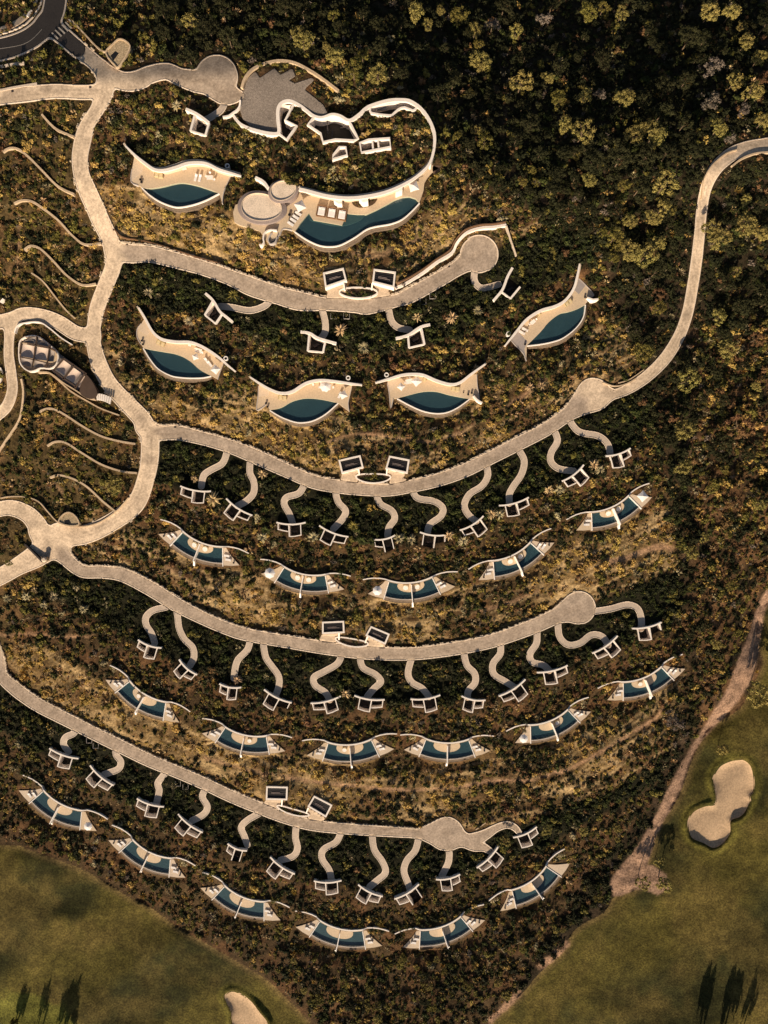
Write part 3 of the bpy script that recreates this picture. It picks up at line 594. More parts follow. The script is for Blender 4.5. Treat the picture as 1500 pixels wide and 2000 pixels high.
# ------------------------------------------------------------------ soils: kinds of ground, with shade put into garden and wood soils
RX = {k: np.array([rowy(ROAD_ROWS[k], x) for x in gx]) for k in ROAD_ROWS}
PX_ = {k: np.array([rowy(POOL_ROWS[k], x) for x in gx]) for k in POOL_ROWS}
EASTP = [(-200, 640), (120, 690), (200, 860), (330, 900), (430, 1060), (480, 1160), (600, 1200), (720, 1250), (850, 1290), (1000, 1310), (1200, 1340), (1400, 1330), (1600, 1250), (1680, 1160), (1850, 1060), (2000, 950), (2200, 900)]
EAST = np.interp(gy, [p[0] for p in EASTP], [p[1] for p in EASTP])
SLOPE = np.zeros((NY, NX)); GARDEN = np.zeros((NY, NX))
for k in (1, 2, 3, 4, 5):
    lo = PX_[k][None, :]+4; hi = (RX[k+1] if k < 5 else PX_[5]+50)[None, :]
    SLOPE = np.maximum(SLOPE, np.clip((GY-lo)/12, 0, 1)*np.clip((hi-GY)/6, 0, 1)*(1 if k < 5 else .35))
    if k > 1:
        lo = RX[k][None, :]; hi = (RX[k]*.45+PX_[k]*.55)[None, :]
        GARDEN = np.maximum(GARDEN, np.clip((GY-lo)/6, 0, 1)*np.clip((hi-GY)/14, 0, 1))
MAINX = np.interp(gy, [-100, 150, 300, 480, 650, 830, 930, 1040, 1180, 1300], [200, 205, 156, 222, 183, 285, 286, 120, 60, 0])
LEFT = np.clip((MAINX[:, None]-GX)/10, 0, 1)*(GY < 1300)
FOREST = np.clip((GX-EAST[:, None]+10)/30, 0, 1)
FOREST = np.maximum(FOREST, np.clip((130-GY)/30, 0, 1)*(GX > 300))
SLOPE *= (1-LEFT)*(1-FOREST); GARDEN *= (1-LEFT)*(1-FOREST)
GOLD = np.zeros((NY, NX))     # where the dry golden grass grows thickest
for x_, y_, r_ in ((300, 410, 90), (410, 470, 90), (560, 500, 70), (860, 450, 60), (230, 360, 60), (450, 850, 90), (600, 870, 80), (960, 880, 50), (480, 1190, 70), (800, 1200, 60), (1250, 1075, 80), (1120, 1130, 70), (90, 1270, 110), (220, 1370, 90), (330, 1450, 90), (480, 1520, 90), (650, 1525, 80), (850, 1540, 60), (1150, 1480, 50), (330, 810, 50)):
    GOLD = np.maximum(GOLD, np.exp(-((GX-x_)**2+((GY-y_)*1.5)**2)/r_**2))
GOLD = np.clip(GOLD*1.1+.30*vnoise(34, 71)+.18*vnoise(13, 72)+.06, 0, 1); SLOPE0 = SLOPE.copy(); SLOPE = SLOPE*np.clip(.12+GOLD, 0, 1)
nz1 = vnoise(30, 5); nz2 = vnoise(11, 6); nz3 = vnoise(90, 7); nz4 = vnoise(24, 8)
def c3(c): return [np.full((NY, NX), v) for v in c]
def lay(C, c, m): return [a*(1-m)+v*m for a, v in zip(C, c)]
SOIL = c3((.055, .035, .017))
SOIL = lay(SOIL, (.095, .048, .022), np.clip(nz4*1.5, 0, .7))
SOIL = lay(SOIL, (.17, .11, .045), SLOPE*np.clip(.75+.5*nz1, 0, 1))
SOIL = lay(SOIL, (.36, .25, .13), SLOPE*np.clip(nz2*1.2+nz1*.9-.45, 0, .8))
# thin bare streaks that follow the contours of the cut slopes
TN = np.random.default_rng(88).random((260, 60)); VV = np.zeros((NY, NX))
for k in (2, 3, 4, 5): VV = np.where(np.abs(GY-(RX[k][None, :]-60)) < 75, GY-RX[k][None, :], VV)
a_ = (VV+400)/4.5+nz1*1.2; b_ = (GX+80)/62; i_ = np.clip(a_.astype(int), 0, 258); j_ = np.clip(b_.astype(int), 0, 58); fu = a_-i_; fv = b_-j_
STREAK = TN[i_, j_]*(1-fu)*(1-fv)+TN[i_+1, j_]*fu*(1-fv)+TN[i_, j_+1]*(1-fu)*fv+TN[i_+1, j_+1]*fu*fv
STREAK = np.clip((STREAK-.55)*4, 0, 1)*(VV != 0)*SLOPE0*(1-LEFT)
SOIL = lay(SOIL, (.40, .28, .14), STREAK*.75)
SOIL = lay(SOIL, (.012, .012, .006), GARDEN*.97)  # soil blackened to paint in the shade below the lanes
SOIL = lay(SOIL, (.060, .042, .018), LEFT*.9)
SOIL = lay(SOIL, (.13, .075, .034), LEFT*np.clip(nz1*1.6-.2, 0, .8))
SOIL = lay(SOIL, (.024, .018, .010), FOREST*.95)  # wood floor darkened to carry the shade under the trees
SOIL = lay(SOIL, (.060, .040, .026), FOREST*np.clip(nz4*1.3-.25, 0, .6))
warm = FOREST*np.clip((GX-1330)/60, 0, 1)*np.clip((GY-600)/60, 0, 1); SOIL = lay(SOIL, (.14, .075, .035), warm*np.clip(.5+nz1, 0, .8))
# turf of the two fairways: broad mown bands and drier patches
st = np.sin((GX*.55+GY*.83)*.022+nz3*1.2)*.5+.5
dry = np.clip(vnoise(70, 21)*.9+vnoise(22, 22)*.5+.25, 0, 1)
TURF = lay(c3((.078, .064, .015)), (.026, .027, .009), np.clip(st*1.6-.3+nz1*.5, 0, 1)*.85)
TURF = lay(TURF, (.120, .088, .026), dry*.65)
rim = np.clip((14+D_GOLF)/14, 0, 1); TURF = lay(TURF, (.19, .125, .055), rim*.55)
for d in D_B: TURF = lay(TURF, (.12, .105, .022), np.clip(1-np.abs(d-9)/10, 0, 1)*.8)
corner = np.clip(((85-np.hypot((GX-35)*.75, (GY-2020)*1.0)+vnoise(24, 61)*14)/12), 0, 1); TURF = lay(TURF, (.125, .120, .024), corner)
gm = D_GOLF < 0
for k in range(3): SOIL[k] = np.where(gm, TURF[k], SOIL[k])
# worn foot tracks of bare earth
TRK = [([(560, 1520), (640, 1530), (720, 1538), (800, 1543), (853, 1540), (907, 1536), (960, 1525), (1040, 1523), (1088, 1507), (1100, 1507), (1153, 1480), (1207, 1448), (1241, 1427), (1281, 1403), (1292, 1384)], 3.2, .9),
       ([(1190, 1098), (1215, 1092), (1250, 1080), (1290, 1068), (1310, 1072)], 6, .9), ([(984, 795), (1020, 775), (1056, 749), (1077, 725)], 2.5, .6),
       ([(640, 864), (693, 848), (760, 852), (835, 864), (893, 848), (928, 827)], 2.5, .6), ([(300, 1075), (330, 1110), (380, 1140), (430, 1165)], 2.2, .5), ([(930, 1195), (1000, 1175), (1060, 1150)], 2.5, .6),
       ([(0, 1240), (60, 1238), (120, 1244), (180, 1242)], 3, .6), ([(690, 495), (740, 500), (775, 482), (820, 465), (850, 440), (870, 415)], 4, .5), ([(400, 1480), (470, 1500), (530, 1512), (600, 1522)], 3, .6),
       ([(39, 420), (38, 480), (34, 520)], 3, .5), ([(98, 940), (118, 958), (130, 985), (136, 1000)], 2, .5), ([(1040, 1320), (1010, 1345), (985, 1352)], 2, .4)]
D_TRK = np.full((NY, NX), 1e3)
for p, hw, s_ in TRK:
    d = line_dist(smooth(p, 5), hw, 14)+nz2*2.2; D_TRK = np.minimum(D_TRK, d+(1-s_)*4); SOIL = lay(SOIL, (.34, .205, .12), np.clip((1.5-d)/4, 0, 1)*s_)
TPATH = [(1560, 1110, 9), (1500, 1165, 9), (1484, 1200, 9), (1471, 1253, 12), (1455, 1307, 18), (1429, 1360, 15), (1391, 1411, 9), (1358, 1456, 5), (1335, 1500, 7), (1320, 1535, 10), (1298, 1580, 10), (1273, 1627, 10), (1247, 1680, 18), (1217, 1722, 22), (1204, 1742, 8)]
s = smooth(TPATH, 5); D_GT = line_dist([(p[0], p[1]) for p in s], [p[2] for p in s], 16)+nz2*1.5
D_GT = smin(D_GT, poly_dist([(1240, 1690), (1275, 1690), (1300, 1708), (1308, 1735), (1285, 1748), (1262, 1738), (1235, 1735)], 12), 4)
SOIL = lay(SOIL, (.30, .19, .13), np.clip((2-D_GT)/4, 0, 1)*.95)
for (p, hw) in (([(1107, 1845), (1080, 1870), (1055, 1888)], 7), ([(1010, 1940), (985, 1968), (960, 1990)], 7)):
    d = line_dist(p, hw, 10)+nz2*3; SOIL = lay(SOIL, (.36, .22, .14), np.clip((2-d)/5, 0, 1)*.8)

def ground_mat():
    m = bpy.data.materials.new('hillside_soil'); m.use_nodes = True; nt = m.node_tree; N = nt.nodes; L = nt.links
    p = N['Principled BSDF']; p.inputs['Roughness'].default_value = .95; p.inputs['Specular IOR Level'].default_value = .1
    at = N.new('ShaderNodeAttribute'); at.attribute_name = 'soil'
    tc = N.new('ShaderNodeTexCoord'); vals = []
    for s_, lo, hi, a_, b_ in ((.35, .35, .65, .75, 1.25), (1.6, .35, .65, .62, 1.42), (5.5, .3, .7, .72, 1.35)):
        n = N.new('ShaderNodeTexNoise'); n.inputs['Scale'].default_value = s_; n.inputs['Detail'].default_value = 5; L.new(tc.outputs['Object'], n.inputs[0])
        r = N.new('ShaderNodeMapRange'); r.inputs[1].default_value = lo; r.inputs[2].default_value = hi; r.inputs[3].default_value = a_; r.inputs[4].default_value = b_
        L.new(n.outputs[0], r.inputs[0]); vals.append(r)
    cur = at.outputs['Color']
    for r in vals:
        v = N.new('ShaderNodeVectorMath'); v.operation = 'SCALE'; L.new(cur, v.inputs[0]); L.new(r.outputs[0], v.inputs['Scale']); cur = v.outputs[0]
    L.new(cur, p.inputs['Base Color'])
    nb = N.new('ShaderNodeTexNoise'); nb.inputs['Scale'].default_value = 1.8; nb.inputs['Detail'].default_value = 6; nb.inputs['Roughness'].default_value = .7
    L.new(tc.outputs['Object'], nb.inputs[0]); b = N.new('ShaderNodeBump'); b.inputs['Strength'].default_value = .55; b.inputs['Distance'].default_value = .35
    L.new(nb.outputs[0], b.inputs['Height']); L.new(b.outputs[0], p.inputs['Normal'])
    return m
GROUND = ground_mat()
# extend the grid to the horizon
ext = np.array([10, 30, 70, 150, 320, 700, 1500, 3200, 7000, 15000, 30000.])
xs2 = np.concatenate([gx[0]-ext[::-1], gx, gx[-1]+ext]); ys2 = np.concatenate([gy[0]-ext[::-1], gy, gy[-1]+ext]); ne = len(ext)
padf = lambda A: np.pad(A, ne, mode='edge')
HOLE = np.minimum(DH, np.minimum(D_ROAD, D_ALLPATH)+2.0)
HOLE = padf(-HOLE); HOLE[:ne] = -50; HOLE[-ne:] = -50; HOLE[:, :ne] = -50; HOLE[:, -ne:] = -50
BUNKC = np.minimum(D_B[0], D_B[1])
HOLE = np.maximum(HOLE, padf(-(BUNKC+1.0)))
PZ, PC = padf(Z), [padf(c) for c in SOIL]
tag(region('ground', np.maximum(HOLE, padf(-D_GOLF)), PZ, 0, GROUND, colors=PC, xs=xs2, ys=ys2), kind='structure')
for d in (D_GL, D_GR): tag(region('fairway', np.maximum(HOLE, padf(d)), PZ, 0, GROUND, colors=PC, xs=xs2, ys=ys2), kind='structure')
for d in D_B: tag(region('sand_bunker', d-1.0, Zsoft-.02, 0, SAND), kind='structure')

# lanes, asphalt, forecourt, aprons, paths
def band(D, a, b): return np.maximum(D-b, a-D)
def fine(sl_, n, *As):
    """the same fields on a grid n times finer inside a window"""
    x = gx[sl_[1]]; y = gy[sl_[0]]; xf = np.arange(x[0], x[-1]+.01, ST/n); yf = np.arange(y[0], y[-1]+.01, ST/n)
    XX, YY = np.meshgrid(xf, yf); return xf, yf, [bil(A, XX, YY) for A in As]
def fregion(name, pts, pad, n, fn, fields, dz, material, skirt, colors=None):
    sl_ = window(pts, pad); xf, yf, A = fine(sl_, n, *(fields+[Zsoft]+(list(colors) if colors else [])))
    k = len(fields); return tag(region(name, fn(*A[:k]), A[k], dz, material, skirt, xs=xf, ys=yf, colors=A[k+1:] if colors else None), kind='structure')
ALLP = [(gx[0], gy[0]), (gx[-1], gy[-1])]
# villa lanes are laid in a greyer concrete than the entrance lanes; wheels have darkened both
gl = [line_dist([(p[0], p[1]) for p in smooth(LANES[k], 4)], 0, 60) for k in (4, 5, 9)]; g5 = [line_dist([(p[0], p[1]) for p in smooth(L_, 4)], 0, 60) for L_ in LANE5]
ml = [line_dist([(p[0], p[1]) for p in smooth(LANES[k], 4)], 0, 60) for k in (0, 3, 6, 7, 8, 10, 11)]
GREY = np.clip((np.minimum.reduce(ml)-np.minimum.reduce(gl+g5)-4)/16, 0, 1)*.92
d1 = line_dist([(p[0], p[1]) for p in smooth(LANES[1], 4)], 0, 60); GREY = np.maximum(GREY, .75*np.clip((GX-235)/80, 0, 1)*(d1 < 59))
GREY = np.maximum(GREY, .25*np.clip(nz1, 0, 1))
sq_ = np.clip((D_SQ*-1+6)/6, 0, 1)
LC = lay(c3((.56, .44, .325)), (.315, .250, .200), GREY)
cl = np.minimum.reduce(gl+g5+ml+[d1]); wheel = np.exp(-((cl-3.2)/1.7)**2)*np.clip(.65+vnoise(50, 31)*.9, 0, 1)
LC = lay(LC, (.22, .165, .12), wheel*.55)
LC = lay(LC, (.24, .185, .14), np.clip(vnoise(26, 33)*.9-.25, 0, .5)); LC = lay(LC, (.66, .50, .33), np.clip(D_ROAD/3+1.1, 0, 1)*.35)
def lane_mat():
    m = GROUND.copy(); m.name = 'lane_concrete'; N = m.node_tree.nodes
    for n_ in N:
        if n_.type == 'BUMP': n_.inputs['Strength'].default_value = .12; n_.inputs['Distance'].default_value = .05
    k = 0
    for n_ in N:
        if n_.type == 'MAP_RANGE':
            lo, hi = ((.86, 1.14), (.82, 1.18), (.82, 1.18))[k]; n_.inputs[3].default_value = lo; n_.inputs[4].default_value = hi; k += 1
    return m
LANEM = lane_mat()
tag(region('lane', np.maximum(D_LANE, -D_ASPH), Zsoft, .14, LANEM, .6, colors=LC), kind='structure')
tag(region('lane', D_LANE5, Zsoft, .14, LANEM, .6, colors=LC), kind='structure')
tag(region('asphalt_road', D_ASPH, Zsoft, .135, ASPH, .6), kind='structure')
fregion('forecourt', COURT_SQ, 10, 2, lambda a, b: np.maximum(a, -(b-.5)), [D_SQ, D_LANE], .145, GRAVEL, .6)
tag(region('apron', np.maximum(D_APR, -(np.minimum(D_LANE, D_LANE5)-.3)), Zsoft, .15, CONC, .5), kind='structure')
others = np.minimum(np.minimum(D_ALLPATH, D_SQ), np.minimum(D_APR, D_ASPH))
fregion('kerb', ALLP, 0, 4, lambda a, b: np.maximum(band(a, -1.2, .8), -(b-.2)), [D_LANE, others], .22, CONCK, .5)
fregion('kerb', [(-60, 1180), (1050, 1700)], 0, 4, lambda a, b: np.maximum(band(a, -1.2, .8), -(b-.2)), [D_LANE5, others], .22, CONCK, .5)
fregion('kerb', [(-60, -60), (230, 230)], 0, 4, lambda a, b: np.maximum(band(a, -.5, 2.6), -(b-.5)), [D_ASPH, D_LANE], .25, CONCK, .5)
for d, (r_, pts, q_) in zip(PATHD, PATHS):
    fregion('path', pts, 14, 2, lambda a, b: np.maximum(a, -(b-.6)), [d, D_ROAD], .12, PATHM, .5)
    fregion('path_edging', pts, 14, 4, lambda a, b: np.maximum(band(a, -.9, .3), -(b-1.2)), [d, D_ROAD], .2, CONCK, .4)

# ================================================================== BUILDINGS
ORD = ['first', 'second', 'third', 'fourth', 'fifth', 'sixth', 'seventh', 'eighth', 'ninth', 'tenth', 'eleventh', 'twelfth']
ROWN = {3: 'upper', 4: 'middle', 5: 'lowest'}
def Wl(P, z): return [W2(p, z) for p in P]

# loungers, beds, parasols ------------------------------------------------------------
def make_lounger():
    t = empty('sun_lounger', 'x', 'sun lounger', group='white sun loungers on the terraces')
    box('frame', (0, 0, .22), (2.05, .78, .07), FRAME, t)
    for dx, dy in ((-.85, -.3), (.85, -.3), (.85, .3), (-.85, .3)): box('leg', (dx, dy, .10), (.07, .07, .20), FRAME, t)
    V = [(-1, -.36, .26), (.35, -.36, .26), (1.0, -.36, .62), (1.0, .36, .62), (.35, .36, .26), (-1, .36, .26)]
    V += [(x, y, z+.12) for x, y, z in V]
    F = [(0, 5, 4, 1), (1, 4, 3, 2), (6, 7, 10, 11), (7, 8, 9, 10), (0, 1, 7, 6), (1, 2, 8, 7), (2, 3, 9, 8), (3, 4, 10, 9), (4, 5, 11, 10), (5, 0, 6, 11)]
    mesh('mattress', V, F, CUSH, t)
    box('pillow', (.80, 0, .70), (.30, .5, .10), CUSH, t)
    remember(t); return t
def make_parasol(n, rad, square=False):
    t = empty('parasol', 'x', 'parasol', group='white parasols on the pool terraces')
    V = [(0, 0, 3.05)]; ns = 4 if square else n
    for k in range(ns*2):
        a = math.pi*k/ns+(math.pi/4 if square else 0); r = rad*(1.0 if k % 2 == 0 else (math.cos(math.pi/ns)*.93)); V.append((r*math.cos(a), r*math.sin(a), 2.35+(.08 if k % 2 else 0)))
    F = [(0, 1+k, 1+(k+1) % (2*ns)) for k in range(2*ns)]
    m = len(V); V += [(x, y, z-.16) for x, y, z in V[1:]]
    F += [(1+k, m+k, m+(k+1) % (2*ns), 1+(k+1) % (2*ns)) for k in range(2*ns)]
    mesh('canopy', V, F, CUSH, t)
    cyl_mesh('pole', .04, .04, 3.1, 8, FRAME, t); cyl_mesh('base', .4, .36, .12, 12, FRAME, t)
    remember(t); return t
def make_daybed():
    t = empty('round_daybed', 'x', 'daybed', group='round daybeds on the pool islands')
    cyl_mesh('base', .95, 1.0, .30, 20, BEIGE, t); cyl_mesh('mattress', .93, .88, .18, 20, CUSH, t, z0=.31)
    V = []; F = []
    for k in range(11):
        a = math.pi*(.05+.9*k/10)
        for r, z in ((1.0, .1), (1.03, .80), (.88, .80), (.90, .3)): V.append((r*math.cos(a), r*math.sin(a), z))
    for k in range(10):
        for q in range(4): F.append((4*k+q, 4*k+(q+1) % 4, 4*k+4+(q+1) % 4, 4*k+4+q))
    mesh('backrest', V, F, BEIGE, t)
    for dx in (-.35, .3): box('pillow', (dx, .42, .55), (.45, .3, .14), CUSH, t, rz=dx*.5)
    remember(t); return t
def make_armchair():
    t = empty('armchair', 'x', 'armchair', group='beige armchairs on the villa terraces')
    box('seat', (0, 0, .25), (1.0, 1.0, .34), BEIGE, t); box('backrest', (0, .42, .55), (1.0, .2, .5), BEIGE, t)
    for s in (-1, 1): box('armrest', (s*.46, -.06, .44), (.14, .82, .30), BEIGE, t)
    box('cushion', (0, -.08, .47), (.72, .74, .10), mat('straw_cushion', (.62, .52, .34), .9, .1, 4), t)
    remember(t); return t
def make_table():
    t = empty('dining_table', 'x', 'table', group='white dining tables on the villa terraces')
    box('tabletop', (0, 0, .74), (1.8, 1.2, .06), CUSH, t)
    for dx, dy in ((-.8, -.5), (.8, -.5), (.8, .5), (-.8, .5)): box('leg', (dx, dy, .36), (.07, .07, .70), FRAME, t)
    remember(t); return t
def make_chair():
    t = empty('dining_chair', 'x', 'chair', group='pale dining chairs')
    box('seat', (0, 0, .44), (.55, .55, .08), CUSH, t); box('backrest', (0, .26, .68), (.55, .06, .42), CUSH, t)
    for dx, dy in ((-.22, -.22), (.22, -.22), (.22, .22), (-.22, .22)): box('leg', (dx, dy, .20), (.05, .05, .40), FRAME, t)
    remember(t); return t
def make_pot():
    t = empty('plant_pot', 'x', 'plant pot', group='dark round plant pots')
    cyl_mesh('pot', .24, .34, .5, 14, DRED, t); cyl_mesh('soil', .28, .28, .03, 14, BLACK, t, z0=.5)
    remember(t); return t
FIRST = {}
def place(kind, x, y, z, rz, label, s=1.0):
    mk = dict(lounger=make_lounger, parasol=lambda: make_parasol(8, 1.75), square=lambda: make_parasol(4, 2.0, True), daybed=make_daybed, armchair=make_armchair, table=make_table, chair=make_chair, pot=make_pot)[kind]
    if kind not in FIRST: o = FIRST[kind] = mk()
    else: o = copy_tree(FIRST[kind])
    o.location = (x, y, z); o.rotation_euler = (0, 0, rz); o.scale = (s, s, s); o['label'] = label
    return o

# the twin pool terraces ------------------------------------------------------------
def build_twin(i, row, n, TL, TR):
    z, f, ang, k = tw_frame(row, TL, TR)
    G = lambda P: Wl([f(*q) for q in P], z)
    extra = {0: 'straw loungers on both ends', 1: 'white parasol on its left end', 2: 'white parasol on its left end'}.get(i, 'white rear wall')
    sc_ = {3: 'below the upper lane', 4: 'below the middle lane', 5: 'above the golf course'}[row]
    total = 5 if row == 3 else 6
    name_ = ORD[n] if n < total-1 else 'last'
    cx, cy = W2(f(0, 10), z)
    t = empty('pool_villa', f'curved twin pool villa, {name_} from the left in the {ROWN[row]} row {sc_}', 'villa', (cx, cy, z), 'twin pool villas along the curved terraces')
    arc = [( -x, y) for x, y in WING[::-1]]+arcp(0, -44, 44, 18)+WING
    WP = Wl([f(q[0], q[1]+1.0) for q in arc], z+3.2); n_ = len(WP)
    zt = [z+3.3 if 4 < q < n_-5 else z+2.6 for q in range(n_)]
    wd = [.44 if 4 < q < n_-5 else .34 for q in range(n_)]
    for q in (0, n_-1): wd[q] = .30
    ribbon('curved_wall', WP, wd, zt, z-4.5, WHITE, t)
    A_ = G(arcp(1.5, -50, 50, 16)); B_ = Wl([f(*q) for q in arcp(0, -50, 50, 16)], z+3.2)
    if A_[8][1] < B_[8][1]: slab('rear_paving', A_+B_[::-1], z-.01, .6, DECK, t)
    slab('pool_floor', G(arcp(1, -43, 43, 16)+arcp(31.7, 43, -43, 16)), z-.62, .3, POOLT, t)
    sheet('pool_water', G(arcp(1.6, -42.4, 42.4, 16)+arcp(30.9, 42.4, -42.4, 16)), z-.09, WATER, t)
    for s in (-1, 1):
        T = [(43, 1.6), (50, 1.4), (52, 6), (55.5, 14), (61, 25), (67.5, 39), (56, 37.5), (43, 35.5)]
        if s > 0: isl = [(.8, 1.0), (24, 1.0), (24.6, 6), (23.5, 9.5), (20, 13), (13, 15.8), (5, 16.8), (.8, 16.8)]
        else: isl = [(.8, 1.0), (25, 1.0), (25.6, 6), (24.2, 9.5), (20.5, 13), (13, 15.8), (5, 16.8), (.8, 16.8)]
        T = smooth(T[1:6], 3)+[(56, 37.5), (43, 35.5), (43, 1.6)]
        slab('terrace', G([tw_xy(a*s, b) for a, b in T]), z, 3.2, TERR if (i+s) % 3 else DECK, t)
        slab('pool_island', G([tw_xy(a*s, b) for a, b in smooth(isl[1:], 3)+[isl[0]]]), z+.003, .7, DECK, t)
        ribbon('side_wall', G([tw_xy(43*s, q) for q in (1.5, 12, 24, 37.5)]), .26, z+.14, z-3.0, WHITE2, t)
    ribbon('divider_wall', G([tw_xy(0, q) for q in (1.5, 18, 37)]), .24, z+1.9, z-2.2, WHITE2, t)
    ribbon('divider_foot', G([tw_xy(0, q) for q in (36.5, 42, 48)]), [.40, .50, .58], [z+1.2, z-.5, z-1.6], z-4.4, WHITE2, t)
    ribbon('pool_rim', G(arcp(31.4, -43, 43, 20)), .26, z-.03, z-2.0, COPING, t)
    # battered stone base below the overflow edge
    A = G(arcp(32.2, -43, 43, 20)); Bp = Wl([f(*q) for q in arcp(38.3, -43.5, 43.5, 20)], z); m = len(A)
    V = [(x-cx, y-cy, -.55) for x, y in A]+[(x-cx, y-cy, -.75) for x, y in Bp]+[(x-cx, y-cy, -4.5) for x, y in Bp]
    F = [(q, m+q, m+q+1, q+1) for q in range(m-1)]+[(m+q, 2*m+q, 2*m+q+1, m+q+1) for q in range(m-1)]
    mesh('stone_base', V, [g[::-1] for g in F], STONE, t)
    ribbon('base_coping', Wl([f(*q) for q in arcp(38.4, -43.5, 43.5, 20)], z), .14, z-.70, z-1.6, STONE, t)
    wn_ = f'of {name_} twin villa, {ROWN[row]} row'
    # furniture
    par = {(1, -1): 1.0, (2, -1): .9, (9, -1): .85, (11, 1): .85}
    for s in (-1, 1):
        side = 'left' if s < 0 else 'right'
        if (i, s) in par:
            x, y = G([tw_xy(57*s if row != 5 else 59*s, 24)])[0]; place('parasol', x, y, z, ang+.2, f'white parasol on {side} terrace {wn_}', par[(i, s)])
        elif (i, s) == (4, 1):
            x, y = G([tw_xy(57, 18)])[0]; place('square', x, y, z, ang+.3, f'white square parasol on {side} terrace {wn_}', .95)
        if (i, s) != (16, 1) and (i, s) not in par and (i, s) != (4, 1):
            dr = RNG.uniform(-.3, .3); base = ang+(math.pi*.5 if s < 0 else math.pi*.5)+s*.35
            for q, wher in ((0, 'wall'), (1, 'pool')):
                uu = (49.5 if q == 0 else 50)+RNG.uniform(-.8, .8); x, y = G([tw_xy(s*(uu+q*2.8), 17+q*8)])[0]
                place('lounger', x, y, z, (math.pi if s < 0 else 0)+ang+dr*.6+(.35 if s > 0 else -.35), f'white {"wall side" if q == 0 else "lower edge"} lounger on {side} terrace {wn_}', .95)
            x, y = G([tw_xy(s*60, 32)])[0]
            if RNG.random() < .6: place('pot', x, y, z, 0, f'dark pot on {side} terrace tip {wn_}', .9)
        if row == 3 or (row == 4 and (i, s) in ((6, 1), (5, -1), (7, -1), (9, 1), (10, -1))):
            x, y = G([tw_xy(s*10.5, 7.6)])[0]; place('daybed', x, y, z, ang+s*.25, f'round daybed on {side} pool island {wn_}', .92 if row == 3 else .8)
cnt = {3: 0, 4: 0, 5: 0}
for i, (row, TL, TR) in enumerate(TWINS):
    build_twin(i, row, cnt[row], TL, TR); cnt[row] += 1

# entrance courtyards ------------------------------------------------------------
cnt = {3: 0, 4: 0, 5: 0}
for (row, a, b, side), (u0, um, u1) in zip(YARDS, YARD_CELLS):
    f, L = yard_frame(row, a, b, side); q = 1/L; zf = ROADZ[row]-3.4; zt = zf+3.15; n = cnt[row]; cnt[row] += 1
    tot = {3: 10, 4: 12, 5: 12}[row]; nm = ORD[n] if n < tot-1 else 'last'
    cx, cy = W2(f(0, 5), zt)
    t = empty('entrance_courtyard', f'white entrance courtyard, {nm} from the left below the {ROWN[row]} villa lane', 'courtyard', (cx, cy, zf), 'courtyards sunk in the green roofs')
    sg = 1 if side == 'R' else -1
    us = np.linspace(-.5, .5, 13)
    ribbon('entrance_wall', Wl([f(u, -1.5) for u in us], zt), .50, zt+.15, zf-2.5, WHITE, t)
    v1 = RNG.uniform(22, 25); v2 = RNG.uniform(12, 15)
    def wl_(name, P, w_=.5, top=0): ribbon(name, Wl([f(*p) for p in P], zt), w_*.66, zt+top, zf-1, WHITE, t)
    wl_('patio_wall', [(um, .6), (um+q*.6, 10), (um+q*1.2, v1+.5)], .52)
    wl_('patio_wall', [(u1, .6), (u1+q*.5, v1*.5), (u1+q*1.0, v1-1)], .42, -.05)
    wl_('patio_wall', [(u0, .8), (u0, v2*.5), (u0, v2-2)], .42, -.07)
    if RNG.random() < .85: wl_('patio_wall', [(um+2.6*q, v1), ((um+u1)/2, v1-.3), (u1+1.6*q, v1-1.4)], .42, -.1)
    if RNG.random() < .85: wl_('patio_wall', [(u0-1*q, v2-1.2), ((u0+um)/2, v2-.6), (um-1.4*q, v2)], .42, -.12)
    fl = [(u0, -1), (um, -1), (u1, -1), (u1+q, v1), (um+q, v1), (um, v2), (u0, v2-1)]
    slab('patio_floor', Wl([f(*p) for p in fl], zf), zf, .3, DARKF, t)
    # glazed door and a bench in the patio
    bx_, by_ = W2(f((um+u1)/2, v1*.55), zf); box('bench', (bx_-cx, by_-cy, .25), (1.6, .6, .45), DRED, t, rz=math.atan2(a[1]-b[1], b[0]-a[0]))
YN = ['left of the round forecourt', 'at the left end of the top lane', 'with its path leaving the top lane left of the car ports', 'with its path leaving the top lane right of the car ports', 'below the turning circle of the top lane']
for (row, bar, cell), yn in zip(YARD1, YN):
    zf = ROADZ[row]-(3.4 if row > 1 else 1.5); zt = zf+3.2; cx, cy = W2(cell[0], zt)
    t = empty('entrance_courtyard', f'single white walled courtyard {yn}', 'courtyard', (cx, cy, zf), 'courtyards sunk in the green roofs')
    ribbon('entrance_wall', Wl(smooth(bar, 5), zt), .75, zt+.15, zf-2.5, WHITE, t)
    c = cell
    ribbon('patio_wall', Wl([c[1], c[2]], zt), .6, zt, zf-1, WHITE, t); ribbon('patio_wall', Wl([c[2], c[3]], zt), .45, zt-.05, zf-1, WHITE, t); ribbon('patio_wall', Wl([c[3], c[0]], zt), .6, zt-.02, zf-1, WHITE, t)
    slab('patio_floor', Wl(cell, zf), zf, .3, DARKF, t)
    mx = sum(p[0] for p in c)/4; my = sum(p[1] for p in c)/4; bx_, by_ = W2((mx, my+2), zf); box('bench', (bx_-cx, by_-cy, .25), (2.0, .7, .45), DRED, t, rz=.5)

